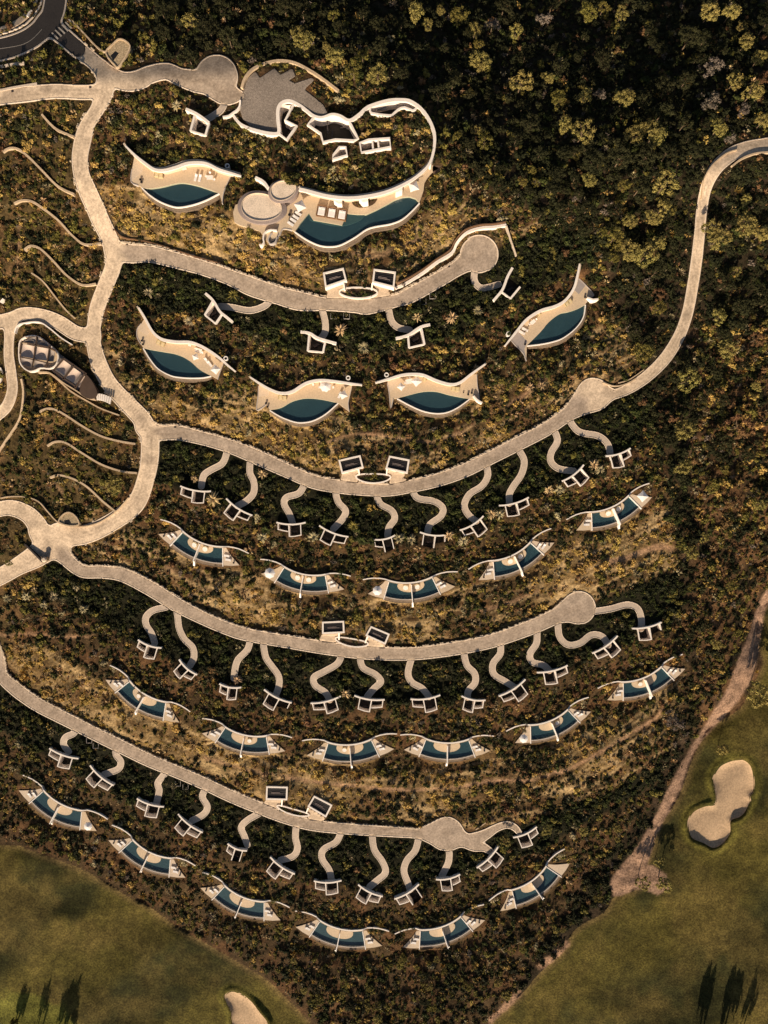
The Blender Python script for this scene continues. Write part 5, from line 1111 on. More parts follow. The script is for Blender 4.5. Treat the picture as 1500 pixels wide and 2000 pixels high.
for P, m_ in (([(44, 672), (67, 676), (65, 700), (41, 696)], CLOTH), ([(71, 677), (95, 681), (91, 704), (67, 702)], CLOTH), ([(46, 663), (70, 658), (69, 673), (45, 669)], CLOTH2), ([(73, 658), (93, 672), (95, 677), (73, 674)], CLOTH2), ([(41, 699), (64, 703), (62, 717), (42, 711)], CLOTH2), ([(67, 704), (91, 708), (84, 718), (66, 717)], CLOTH2), ([(98, 683), (108, 687), (105, 706), (94, 706)], CLOTH2)):
    membrane(P, z+2.2, .7, 'membrane', m_)
for P, m_ in (([(124, 703), (139, 714), (125, 733), (109, 722)], CLOTH), ([(144, 718), (158, 728), (143, 748), (129, 737)], CLOTH), ([(162, 731), (166, 735), (155, 757), (147, 751)], CLOTH)):
    membrane(P, z+2.2, .6, 'membrane', m_)
for P in ([(72, 656), (67, 690), (62, 718)], [(97, 673), (93, 700), (90, 716)], [(43, 665), (38, 690)], [(43, 667), (70, 673), (98, 679), (108, 684)], [(38, 697), (65, 702), (93, 709), (100, 711)]):
    ribbon('beam', Wl(smooth(P, 3), zt), .32, zt, zt-.35, DARKW, t)
for P in ([(124, 700), (145, 714), (168, 730)], [(104, 723), (125, 740), (148, 755)], [(124, 700), (104, 723)], [(144, 713), (122, 741)], [(166, 728), (146, 758)]):
    ribbon('beam', Wl(P, zt), .42, zt, zt-.4, DARKW, t)
for k in range(7): 
    x, y = W2((190+k*4.2, 773+k*1.3+((k-3)**2)*.2), z+.6); box('step', (x-t.location.x, y-t.location.y, .35+k*.03), (.55, 2.0, .5), WHITE, t, rz=.1-.05*k)
t = empty('timber_steps', 'three dark timber slats beside the small lane at the pavilion', 'steps', (*W2((27, 686), z), z-.2))
for k in range(3): x, y = W2((24+k*3.2, 686), z); box('slat', (x-t.location.x, y-t.location.y, .3), (.25, 2.0, .3), WOOD, t)

# asphalt markings and pavement of the upper left bend
for k in range(6):
    zz = 0; px, py = 101+k*6.6, 66-k*5.2; P = [(px-1.3, py-2), (px+1.4, py-3.6), (px+16.5, py+12.5-2), (px+13.8, py+14)]
    P = [(px+(x-px)*.82, py+(y-py)*.82) for x, y in P]; zz = max(float(bil(Zsoft, *q)) for q in P)+.17; tag(slab('crosswalk_stripe', Wl(P, zz), zz, .01, mat('worn_road_paint', (.30, .27, .24), .9, .4, 4), None), kind='structure')
s_ = smooth([(82, 57), (62, 77), (40, 88), (0, 95), (-30, 98)], 5); zs = [float(bil(Zsoft, *p))+.165 for p in s_]; tag(ribbon('lane_line', [W2(p, q) for p, q in zip(s_, zs)], .14, zs, [q-.02 for q in zs], mat('worn_road_paint', (.2, .17, .15))), kind='structure')
for P, hw in (([(75, -30), (66, 5), (52, 28), (28, 47), (0, 58), (-40, 66)], 5.5),):
    d = line_dist(smooth(P, 5), hw, 12); tag(region('pavement', d, Zsoft, .2, CONC, .5), kind='structure')
d = line_dist(smooth([(90, -30), (80, 5), (64, 32), (40, 52), (0, 67), (-40, 74)], 5), 1.6, 12); tag(region('pavement_edge', d, Zsoft, .3, CONCK, .5), kind='structure')
free_wall('hedge_bed_wall', 'short white post wall between pavement and asphalt bend', [(53, 31), (57, 24), (61, 19)], .5, .7, WHITE)
# drain covers and lane bollards
sq = mesh('drain_cover', [(-.3, -.3, 0), (.3, -.3, 0), (.3, .3, 0), (-.3, .3, 0), (-.3, -.3, -.05), (.3, -.3, -.05), (.3, .3, -.05), (-.3, .3, -.05)], [(0, 1, 2, 3), (0, 4, 5, 1), (1, 5, 6, 2), (2, 6, 7, 3), (3, 7, 4, 0)], DRED)
DR = [((213, 121), 'below the upper left stone hut'), ((176, 170), 'at the mouth of the upper left side road'), ((222, 448), 'on the right kerb above the top lane junction'), ((248, 476), 'at the top lane junction'), ((342, 834), 'at the start of the upper villa lane'), ((162, 1065), 'at the lower left junction'), ((24, 178), 'on the upper left side road'), ((877, 520), 'on the top lane beside its white wall')]
for k, (p, lb) in enumerate(DR):
    o = sq if k == 0 else sq.copy()
    if k: COL.objects.link(o)
    zz = float(bil(Zsoft, *p))+.26; o.location = W(*p, zz); tag(o, f'small square black drain cover {lb}', 'drain cover', 'drain covers on the lanes')
# electric pits painted boxes beside the lanes
PB = [(652, 618), (677, 618), (826, 590), (845, 579), (175, 1446), (188, 1456), (348, 1530), (363, 1536)]
for k, (px, py) in enumerate(PB):
    zz = float(bil(Z, px, py)); c = W2((px, py), zz); o = ribbon('parking_frame', [(c[0]+dx, c[1]+dy) for dx, dy in ((-.9, .8), (-.9, -.8), (.9, -.8), (.9, .8))], .10, zz+.45, zz-1.2, FRAME)
    tag(o, f'faint rail frame, {["left", "right"][k % 2]} one of the pair {["below the top lane car ports", "left of the top turning circle", "near the start of the lowest lane", "by the lowest lane third path"][k//2]}', 'frame', 'faint rail frames below the lanes')

# ================================================================== VEGETATION
def ico():
    t = (1+5**.5)/2; v = np.array([(-1, t, 0), (1, t, 0), (-1, -t, 0), (1, -t, 0), (0, -1, t), (0, 1, t), (0, -1, -t), (0, 1, -t), (t, 0, -1), (t, 0, 1), (-t, 0, -1), (-t, 0, 1)], float)
    f = [(0, 11, 5), (0, 5, 1), (0, 1, 7), (0, 7, 10), (0, 10, 11), (1, 5, 9), (5, 11, 4), (11, 10, 2), (10, 7, 6), (7, 1, 8), (3, 9, 4), (3, 4, 2), (3, 2, 6), (3, 6, 8), (3, 8, 9), (4, 9, 5), (2, 4, 11), (6, 2, 10), (8, 6, 7), (9, 8, 1)]
    return v/np.linalg.norm(v[0]), f
IV, IF = ico()
def blob_faces(V, F, c, r, nq, leaf, rng, core=.72):
    c = np.array(c, float); base = len(V)
    for p in IV: V.append(tuple(c+p*np.array([r, r, r*.8])*core*rng.uniform(.8, 1.15)))
    for f in IF: F.append(tuple(base+q for q in f))
    for _ in range(nq):
        d = rng.normal(size=3); d[2] = abs(d[2])*.9+.05 if rng.random() < .8 else d[2]; d /= np.linalg.norm(d)
        p = c+d*np.array([r, r, r*.8])*rng.uniform(.75, 1.1); n = d+rng.normal(size=3)*.55; n /= np.linalg.norm(n)
        a = np.cross(n, rng.normal(size=3)); a /= np.linalg.norm(a); b = np.cross(n, a); s1, s2 = leaf*rng.uniform(.6, 1.3), leaf*rng.uniform(.4, .9)
        k = len(V); V += [tuple(p-a*s1), tuple(p+b*s2), tuple(p+a*s1), tuple(p-b*s2)]; F.append((k, k+1, k+2, k+3))
def data(name, V, F, m):
    me = bpy.data.meshes.new(name); me.from_pydata([tuple(v) for v in V], [], F); me.update(); me.materials.append(m); return me
def bush_mesh(kind, seed, m):
    rng = np.random.default_rng(seed); V = []; F = []
    if kind == 'bush':
        blob_faces(V, F, (0, 0, .38), .62, 24, .15, rng, .7)
        for k in range(4): a = rng.uniform(0, 6.28); blob_faces(V, F, (.55*math.cos(a), .55*math.sin(a), .25+rng.uniform(-.1, .35)), rng.uniform(.3, .48), 9, .15, rng, .7)
    elif kind == 'tuft':
        for k in range(46):
            a = rng.uniform(0, 6.28); e = rng.uniform(.25, 1.35); L_ = rng.uniform(.6, 1.1); d = np.array([math.cos(a)*math.cos(e), math.sin(a)*math.cos(e), math.sin(e)]); s_ = np.array([-math.sin(a), math.cos(a), 0])*.06
            k0 = len(V); b = d*.08; V += [tuple(b-s_), tuple(b+s_), tuple(d*L_*.6+s_*1.2), tuple(d*L_+np.array([0, 0, -.12])), tuple(d*L_*.6-s_*1.2)]; F.append((k0, k0+1, k0+2, k0+3, k0+4))
    elif kind == 'loose':
        for k in range(7):
            a = rng.uniform(0, 6.28); r = rng.uniform(0, .8); blob_faces(V, F, (r*math.cos(a), r*math.sin(a), rng.uniform(.1, .5)), rng.uniform(.18, .34), 9, .13, rng, .6)
    return data('shrub_foliage', V, F, m)
def palm_mesh(seed, m, n=26):
    rng = np.random.default_rng(seed); V = []; F = []
    for k in range(n):
        a = 6.283*k/n+rng.uniform(-.15, .15); e = rng.uniform(.05, 1.15); L_ = rng.uniform(.8, 1.1); pts = []
        for q in range(5):
            u = q/4; rr = L_*u*math.cos(e)*(1+.15*u); zz = L_*u*math.sin(e)-.55*u*u*L_*(1.2-e*.5); pts.append(np.array([math.cos(a)*rr, math.sin(a)*rr, zz]))
        s_ = np.array([-math.sin(a), math.cos(a), 0]); k0 = len(V)
        for q, p in enumerate(pts): w_ = [.035, .09, .10, .07, .01][q]; V += [tuple(p-s_*w_-np.array([0, 0, w_*.6])), tuple(p), tuple(p+s_*w_-np.array([0, 0, w_*.6]))]
        for q in range(4): b = k0+3*q; F += [(b, b+3, b+4, b+1), (b+1, b+4, b+5, b+2)]
    return data('palm_fronds', V, F, m)
def crown_mesh(seed, m, nb=17, flat=.5):
    rng = np.random.default_rng(seed); V = []; F = []; cs = []
    for k in range(nb*30):
        a = rng.uniform(0, 6.28); r = .80*math.sqrt(rng.uniform(0, 1))*(1+.16*math.sin(2*a+seed)+.1*math.sin(3*a)); c = (r*math.cos(a), r*math.sin(a), flat*(1-r*r*.85)*rng.uniform(.35, 1.0))
        if all((c[0]-o[0])**2+(c[1]-o[1])**2+(c[2]-o[2])**2 > .065 for o in cs): cs.append(c)
        if len(cs) >= nb: break
    for c in cs: blob_faces(V, F, c, rng.uniform(.17, .29), 42, .062, rng, .62)
    return data('tree_crown', V, F, m)
def trunk_data(seed):
    rng = np.random.default_rng(seed); V = []; F = []
    def limb(p0, p1, r0, r1, n=6):
        p0 = np.array(p0, float); p1 = np.array(p1, float); d = p1-p0; a = np.cross(d, [.3, .2, 1.]); a /= np.linalg.norm(a)+1e-9; b = np.cross(d, a); b /= np.linalg.norm(b)+1e-9; k0 = len(V)
        for p, r in ((p0, r0), (p1, r1)):
            for k in range(n): t_ = 6.2832*k/n; V.append(tuple(p+(a*math.cos(t_)+b*math.sin(t_))*r))
        for k in range(n): F.append((k0+k, k0+(k+1) % n, k0+n+(k+1) % n, k0+n+k))
    limb((0, 0, -1.3), (.02, .01, -.25), .055, .04)
    for k in range(5): a = 1.257*k+rng.uniform(-.3, .3); limb((.02, .01, -.3), (.5*math.cos(a), .5*math.sin(a), .22), .028, .012)
    return data('tree_trunk', V, F, BARK)

# --- ground cover: thousands of low shrubs, one object
KINDS = [('bush', 'golden'), ('tuft', 'golden'), ('loose', 'golden'), ('bush', 'olive'), ('loose', 'olive'), ('tuft', 'straw'), ('loose', 'sage'), ('bush', 'dark'), ('loose', 'dark'), ('bush', 'rust'), ('loose', 'rust'), ('tuft', 'sage'), ('bush', 'green'), ('loose', 'green'), ('bush', 'tree_shade'), ('loose', 'grey'), ('loose', 'straw')]
src = bpy.data.collections.new('shrub_sources'); SM = []
for k, (kd, c) in enumerate(KINDS):
    me = bush_mesh(kd, 100+k, LM[c]); SM.append(me); o = bpy.data.objects.new(f'shrub_source_{k:02d}', me); src.objects.link(o)
MIX = dict(
 slope=[.24, .10, .20, .07, .05, .10, .06, .02, 0, .03, .05, .03, .01, 0, 0, 0, .06],
 roof=[.03, .03, .04, .10, .12, .02, .05, .18, .12, .05, .07, .03, .06, .05, .07, .02, .01],
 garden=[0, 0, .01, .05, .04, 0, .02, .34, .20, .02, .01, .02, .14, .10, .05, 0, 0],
 left=[.05, .03, .06, .13, .14, .03, .04, .15, .11, .04, .06, .03, .06, .05, .04, .02, .02],
 forest=[0, .01, .01, .025, .03, .01, .01, .26, .20, .03, .03, .01, .05, .03, .30, .03, 0],  # dark leaf tones stand in for the wood's shade
 warm=[.03, .03, .05, .10, .12, .01, .03, .16, .10, .08, .12, .01, .03, .03, .08, .03, 0])
NP = 105000
px = RNG.uniform(-60, 1560, NP); py = RNG.uniform(-60, 2060, NP)
clear = np.minimum.reduce([D_ROAD, D_ALLPATH, DH])
cl_ = bil(clear, px, py); gf = bil(D_GOLF, px, py); tr = bil(D_TRK, px, py); gt = bil(D_GT, px, py)
vs, vg, vl, vf, vw = (bil(a, px, py) for a in (SLOPE, GARDEN, LEFT, FOREST, warm))
rnd = RNG.random(NP); dn_ = bil(vnoise(20, 40), px, py); dn2 = bil(vnoise(60, 41), px, py)
zone = np.full(NP, 1); zone[vs > .5] = 0; zone[vg > .5] = 2; zone[vl > .5] = 3; zone[vf > .5] = 4; zone[(vf > .5) & (vw > .4)] = 5
dens = np.array([.66, .90, .92, .72, .80, .78])[zone]+dn_*.30+dn2*.12
rnd = rnd+bil(STREAK, px, py)*.45; keep = (cl_ > 3.0) & (gf > 5+rnd*5) & (tr > 2.5) & (gt > 5) & (rnd < dens)
# walls keep their line clear
for P in GW: keep &= bil(line_dist(smooth(P, 4), 3, 12), px, py) > 1.5
px, py, zone = px[keep], py[keep], zone[keep]; n = len(px)
pz = bil(Z, px, py); dd = (CAM_H-pz)/FOC; pts = np.stack([(px-750)*dd, (1000-py)*dd, pz-.08], 1)
size = np.exp(RNG.normal(-.12, .36, n))*np.array([.86, .86, 1.05, .86, 1.05, 1.0])[zone]; size = np.clip(size, .3, 1.9)
near = np.clip(bil(clear, px, py)/11, .42, 1); size *= near
M_ = [MIX[k] for k in ('slope', 'roof', 'garden', 'left', 'forest', 'warm')]; cum = [np.cumsum(np.array(m)/sum(m)) for m in M_]
u = RNG.random(n); var = np.zeros(n, int)
for q in range(6): mk = zone == q; var[mk] = np.searchsorted(cum[q], u[mk])
def scatter(name, P, var_, scl, kind='stuff'):
    me = bpy.data.meshes.new(name); me.vertices.add(len(P)); me.vertices.foreach_set('co', P.astype(np.float32).ravel())
    a = me.attributes.new('variant', 'INT', 'POINT'); a.data.foreach_set('value', var_.astype(np.int32))
    a = me.attributes.new('size', 'FLOAT', 'POINT'); a.data.foreach_set('value', scl.astype(np.float32))
    a = me.attributes.new('turn', 'FLOAT', 'POINT'); a.data.foreach_set('value', RNG.uniform(0, 6.28, len(P)).astype(np.float32))
    o = link(name, me); ng = bpy.data.node_groups.new(name, 'GeometryNodeTree'); ng.is_modifier = True
    ng.interface.new_socket('Geometry', in_out='INPUT', socket_type='NodeSocketGeometry'); ng.interface.new_socket('Geometry', in_out='OUTPUT', socket_type='NodeSocketGeometry')
    N = ng.nodes; L = ng.links; gi = N.new('NodeGroupInput'); go = N.new('NodeGroupOutput'); ip = N.new('GeometryNodeInstanceOnPoints'); ci = N.new('GeometryNodeCollectionInfo')
    ci.inputs['Collection'].default_value = src; ci.inputs['Separate Children'].default_value = True; ci.inputs['Reset Children'].default_value = True
    def att(nm, t_): x = N.new('GeometryNodeInputNamedAttribute'); x.data_type = t_; x.inputs['Name'].default_value = nm; return x.outputs['Attribute']
    ip.inputs['Pick Instance'].default_value = True
    L.new(gi.outputs[0], ip.inputs['Points']); L.new(ci.outputs[0], ip.inputs['Instance']); L.new(att('variant', 'INT'), ip.inputs['Instance Index'])
    cx_ = N.new('ShaderNodeCombineXYZ'); L.new(att('turn', 'FLOAT'), cx_.inputs[2]); L.new(cx_.outputs[0], ip.inputs['Rotation']); L.new(att('size', 'FLOAT'), ip.inputs['Scale']); L.new(ip.outputs[0], go.inputs[0])
    md = o.modifiers.new('scatter', 'NODES'); md.node_group = ng; tag(o, kind=kind); return o
scatter('shrub_cover', pts, var, size)
# planters and roof beds
def bed(P, n, mix, zt, sz=.6):
    xs_ = [p[0] for p in P]; ys_ = [p[1] for p in P]; out = []
    while len(out) < n:
        x, y = RNG.uniform(min(xs_), max(xs_)), RNG.uniform(min(ys_), max(ys_)); c = False
        for k in range(len(P)):
            a, b = P[k-1], P[k]
            if (a[1] > y) != (b[1] > y) and x < (b[0]-a[0])*(y-a[1])/(b[1]-a[1])+a[0]: c = not c
        if c: out.append(W(x, y, zt))
    return np.array(out), RNG.choice(len(KINDS), n, p=np.array(mix)/sum(mix)), RNG.uniform(.5, 1.1, n)*sz
BD = [bed([(578, 212), (602, 229), (596, 238), (580, 241), (566, 231)], 26, MIX['roof'], zr-.8, .8), bed([(692, 393), (702, 390), (730, 388), (728, 395), (714, 402), (699, 402)], 30, MIX['roof'], CLUB_Z+.1, .6), bed([(731, 276), (736, 275), (738, 289), (732, 290)], 6, MIX['roof'], zr-1.2, .5)]
for a, b, up, dn, rw in OV:
    L = math.hypot(b[0]-a[0], b[1]-a[1]); zz = float(bil(Zsoft, (a[0]+b[0])/2, (a[1]+b[1])/2)); u_ = RNG.uniform(.12, .88, 26); v_ = RNG.uniform(-.5, .5, 26)
    Pq = [W(a[0]+(b[0]-a[0])*q-(b[1]-a[1])/L*w_*9, a[1]+(b[1]-a[1])*q+w_*9*math.sin(math.pi*q)+1, zz+.35) for q, w_ in zip(u_, v_)]
    BD.append((np.array(Pq), RNG.choice(len(KINDS), 26, p=np.array(MIX['garden'])/sum(MIX['garden'])), RNG.uniform(.55, .95, 26)))
scatter('planter_shrubs', np.concatenate([b[0] for b in BD]), np.concatenate([b[1] for b in BD]), np.concatenate([b[2] for b in BD]))

# --- edging stones along the lanes: rubble, one object
V = []; F = []
for l_, side_, sd in ((LANES[4], 1, 1), (LANES[5], 1, 2), (LANES[9], 1, 3), (LANE5[0], 1, 4), (LANES[0], 1, 5), (LANES[0], -1, 6)):
    s_ = smooth(l_, 9); rng = np.random.default_rng(sd)
    for k in range(1, len(s_)-1):
        for rep_ in range(3):
            if rng.random() < (.42 if side_ > 0 and sd < 5 else .93): continue
            p, q = s_[k], s_[k+1]; u_ = rng.random(); dx, dy = q[0]-p[0], q[1]-p[1]; L = math.hypot(dx, dy)+1e-9; off = (p[2]+rng.uniform(.2, 2.6))
            x = p[0]+dx*u_+dy/L*off*side_; y = p[1]+dy*u_-dx/L*off*side_
            if bil(D_ROAD, x, y) < .2 or bil(D_APR, x, y) < 2: continue
            zz = float(bil(Zsoft, x, y)); c = W(x, y, zz); a = math.atan2(-dy, dx)+rng.uniform(-.4, .4); l2, w2, h2 = rng.uniform(.2, .6), rng.uniform(.12, .28), rng.uniform(.25, .5); k0 = len(V)
            for dz in (-.3, h2):
                for ex, ey in ((-1, -1), (1, -1), (1, 1), (-1, 1)):
                    ex *= l2*(1 if dz < 0 else .8)*rng.uniform(.85, 1.1); ey *= w2*(1 if dz < 0 else .8)*rng.uniform(.85, 1.1); V.append((c[0]+ex*math.cos(a)-ey*math.sin(a), c[1]+ex*math.sin(a)+ey*math.cos(a), zz+dz))
            F += [(k0+4, k0+5, k0+6, k0+7)]+[(k0+m_, k0+(m_+1) % 4, k0+4+(m_+1) % 4, k0+4+m_) for m_ in range(4)]
tag(mesh('edging_stones', V, F, mat('edging_stone', (.58, .47, .35), .9, .25, 2)), kind='stuff')

# --- individual shrubs, palms, trees
def region_words(x, y):
    c = 'left' if x < 500 else 'right' if x > 1000 else 'middle'
    return c
def zone_of(x, y):
    if bil(FOREST, x, y) > .5: return 'wood'
    if bil(LEFT, x, y) > .5: return 'bank left of the main lane'
    if bil(SLOPE0, x, y) > .5: return 'sunny slope'
    if bil(GARDEN, x, y) > .5: return 'shaded garden below a lane'
    return 'planted roof bank'
crowns = {c: [crown_mesh(200+k+hash(c) % 7*0+{'tree': 0, 'tree_shade': 20, 'rust': 40, 'olive': 60, 'grey': 80}[c], LM[c], 15+k*3) for k in range(n_)] for c, n_ in (('tree', 4), ('tree_shade', 4), ('rust', 1), ('olive', 3), ('grey', 1))}
trunks = [trunk_data(300+k) for k in range(3)]
TCOUNT = 0
def tree(px_, py_, r, pal, lab, group, h=None):
    """px_, py_: where its crown shows; r crown radius in metres"""
    global TCOUNT
    h = h or min(2.7*r, 11.0); zg = float(bil(Z, px_, py_)); c = W(px_, py_, zg+h*.8); zg = float(bil(Z, px_+(750-px_)*h*.8/CAM_H, py_+(1000-py_)*h*.8/CAM_H))
    e = empty('tree', lab, 'tree', (c[0], c[1], zg), group, RNG.uniform(0, 6.28)); k = TCOUNT; TCOUNT += 1
    cm = crowns[pal][k % len(crowns[pal])]; o = link('crown', cm, None, e); o.location = (0, 0, h*.52); o.scale = (r, r*RNG.uniform(.85, 1.1), r*RNG.uniform(.85, 1.15))
    if py_ > 2001: o.location.z = h*.12; o.scale = (r*.55, r*.55, h*1.1)
    o = link('trunk', trunks[k % 3], None, e); o.location = (0, 0, h*.52); o.scale = (r, r, h*.42)
    return e
NAMED = [(370, 40, 19, 'tree', 'yellow green tree at the top left of the dark wood, standing alone'), (590, 72, 31, 'tree', 'bright wide crowned tree above the forecourt with pale trunks showing'), (655, 108, 22, 'tree', 'large bright tree at the upper right of the forecourt'),
 (690, 128, 26, 'olive', 'broad olive tree right of the forecourt tree'), (738, 140, 26, 'tree', 'bright tree at the right end of the row beyond the forecourt'), (637, 88, 13, 'tree', 'small round bright tree above the forecourt row'), (708, 105, 18, 'olive', 'olive tree behind the forecourt row'),
 (812, 26, 24, 'tree', 'bright tree at the top edge right of centre'), (835, 48, 15, 'tree', 'small tree below the bright tree at the top edge'), (860, 22, 14, 'tree', 'small lit tree at the top edge beside a larger one'), (928, 58, 20, 'tree', 'lit tree left in the upper pair of the dark wood'), (962, 48, 18, 'grey', 'pale speckled tree right in the upper pair of the dark wood'),
 (1008, 60, 18, 'tree', 'golden tree right of the upper pair in the dark wood'), (1064, 36, 20, 'grey', 'greyish bare looking tree near the top edge'), (940, 118, 27, 'tree', 'large golden tree standing alone in the upper wood'), (880, 130, 17, 'tree_shade', 'dark round tree left of the large golden tree'),
 (1020, 155, 28, 'tree', 'large golden tree below right of the lone golden one'), (1070, 152, 17, 'tree', 'small lit tree right of the large golden one'), (957, 185, 14, 'tree_shade', 'dark round tree in the middle of the upper wood'), (1105, 240, 22, 'tree', 'golden tree, left half of the left double crown'), (1142, 252, 32, 'tree', 'wide golden tree, right half of the left double crown'),
 (1145, 185, 20, 'tree', 'lit tree above the left double crown'), (1172, 182, 17, 'grey', 'speckled pale tree above the left double crown'), (1220, 190, 24, 'tree', 'golden tree above the right double crown'), (1245, 258, 27, 'tree', 'golden tree, left half of the right double crown'), (1283, 255, 32, 'tree', 'wide golden tree, right half of the right double crown'),
 (1150, 20, 23, 'olive', 'olive tree at the top edge, left of three'), (1180, 12, 17, 'olive', 'olive tree at the top edge, middle of three'), (1215, 25, 18, 'tree', 'lit tree at the top edge, right of three'), (1192, 88, 12, 'olive', 'small olive tree alone in the dark upper right wood'),
 (1388, 22, 26, 'tree', 'tree at the top edge near the right corner, left one'), (1428, 24, 22, 'tree', 'tree at the top edge near the right corner, right one'), (1448, 52, 14, 'tree', 'small tree below the right corner pair'), (1395, 128, 27, 'grey', 'round pale dotted tree in the upper right wood'), (1458, 82, 22, 'tree', 'lit tree right of the round pale dotted one'),
 (1484, 112, 20, 'tree', 'lit tree at the right edge near the top'), (1436, 158, 20, 'tree', 'golden tree left of the cluster at the right edge'), (1472, 178, 26, 'tree', 'large golden tree in the cluster at the right edge'), (1495, 150, 18, 'rust', 'brownish tree cut by the right edge near the top'), (1454, 212, 17, 'grey', 'fine twigged tree above the upper right lane'),
 (1393, 195, 26, 'grey', 'pale speckled tree above the upper right bend'), (1408, 245, 24, 'tree', 'golden tree just above the upper right bend'), (1430, 268, 15, 'grey', 'twiggy tree touching the upper right bend'), (1495, 232, 21, 'tree', 'golden tree at the right edge above the lane'), (1308, 350, 34, 'tree', 'broad dotted tree left of the upper right bend'), (1302, 398, 22, 'tree', 'lit tree directly below the broad dotted one'),
 (1462, 385, 15, 'tree', 'tree inside the upper right bend'), (1153, 347, 19, 'tree', 'olive lit tree in the centre right scrub, right one'), (1125, 345, 14, 'tree_shade', 'dark round tree in the centre right scrub'), (1040, 330, 12, 'olive', 'upper one of three round bushes right of the clubhouse'), (1022, 352, 13, 'olive', 'lower left one of three round bushes right of the clubhouse'), (1046, 353, 12, 'olive', 'lower right one of three round bushes right of the clubhouse'),
 (930, 252, 13, 'tree', 'small lit tree between clubhouse and wood'), (892, 266, 11, 'green' if False else 'olive', 'green shrubby tree right of the clubhouse roof'), (1237, 426, 18, 'tree', 'lit tree above the cluster left of the right lane'), (1238, 482, 26, 'tree', 'pale tree, left of the cluster beside the right lane'), (1270, 492, 28, 'tree', 'pale tree, right of the cluster beside the right lane'), (1288, 470, 20, 'tree', 'top tree of the cluster beside the right lane'),
 (1202, 502, 14, 'olive', 'small olive tree left of the lane cluster'), (1282, 418, 22, 'tree', 'golden tree by the right lane, above the cluster'), (1394, 440, 20, 'tree', 'golden tree touching the right side of the lane'), (1415, 458, 26, 'tree', 'large golden tree right of the lane'), (1465, 430, 28, 'tree', 'large golden tree near the right edge, upper middle'), (1494, 452, 20, 'tree', 'golden tree cut by the right edge, upper middle'),
 (1290, 572, 17, 'rust', 'brown topped tree left of the lane bend'), (1292, 598, 17, 'olive', 'olive tree below the brown topped one'), (1428, 678, 24, 'tree', 'lit feathery tree right of the lower lane bend'), (1419, 650, 20, 'tree_shade', 'dark tree right of the lower lane bend'), (1350, 740, 28, 'tree', 'dotted lit tree right of the lane near the turning circle'), (1484, 660, 20, 'rust', 'rusty tree near the right edge in the middle'),
 (1342, 838, 27, 'tree', 'round lit tree above the shadowed gully'), (1337, 912, 21, 'tree', 'bright umbrella shaped tree with a visible trunk'), (1452, 832, 34, 'rust', 'broad reddish brown tree at the right'), (1378, 1050, 12, 'tree', 'small lit tree in the gully, right one'), (1352, 1078, 18, 'tree', 'lit tree in the gully, middle one'), (1333, 1060, 14, 'olive', 'olive tree in the gully, left one'), (1430, 1144, 15, 'olive', 'olive tree above the gravel track'),
 (1436, 980, 22, 'rust', 'rusty tree right of the gully'), (1492, 985, 16, 'tree', 'golden tree at the right edge below the middle'), (1400, 1258, 13, 'tree', 'small lit tree beside the gravel track'), (1484, 1358, 31, 'tree', 'large pale tree at the right edge over the fairway'), (1320, 1410, 24, 'grey', 'round finely dotted dark tree left of the fairway'), (1417, 1467, 15, 'tree', 'small tree above the large sand bunker'),
 (1291, 1688, 14, 'tree', 'small tree, upper one of three on the gravel patch'), (1260, 1731, 18, 'tree', 'small tree, left one of three on the gravel patch'), (1303, 1736, 20, 'tree', 'small tree, right one of three on the gravel patch'), (218, 945, 22, 'tree', 'round silvery tree above the lower left lane'), (240, 735, 10, 'tree', 'small yellow tree beside the main lane bend'), (320, 775, 12, 'tree', 'yellow bush like tree above the upper villa lane'),
 (15, 1100, 8, 'olive', 'small olive tree in the loop of the lower left lanes'), (1140, 1625, 11, 'tree', 'lit tree right of the lowest right courtyard'), (1068, 1623, 13, 'tree', 'lit tree beside the last courtyard of the lowest row'), (988, 1645, 13, 'tree', 'yellow tree between the last two lowest courtyards'), (1290, 1345, 0, 'tree', '')]
for px_, py_, r_, pal, lab in NAMED:
    if r_: tree(px_, py_, r_*.158*(.86 if py_ < 420 else .95)*(CAM_H-8-float(bil(Z, px_, py_)))/CAM_H, pal, lab, 'trees round the resort')
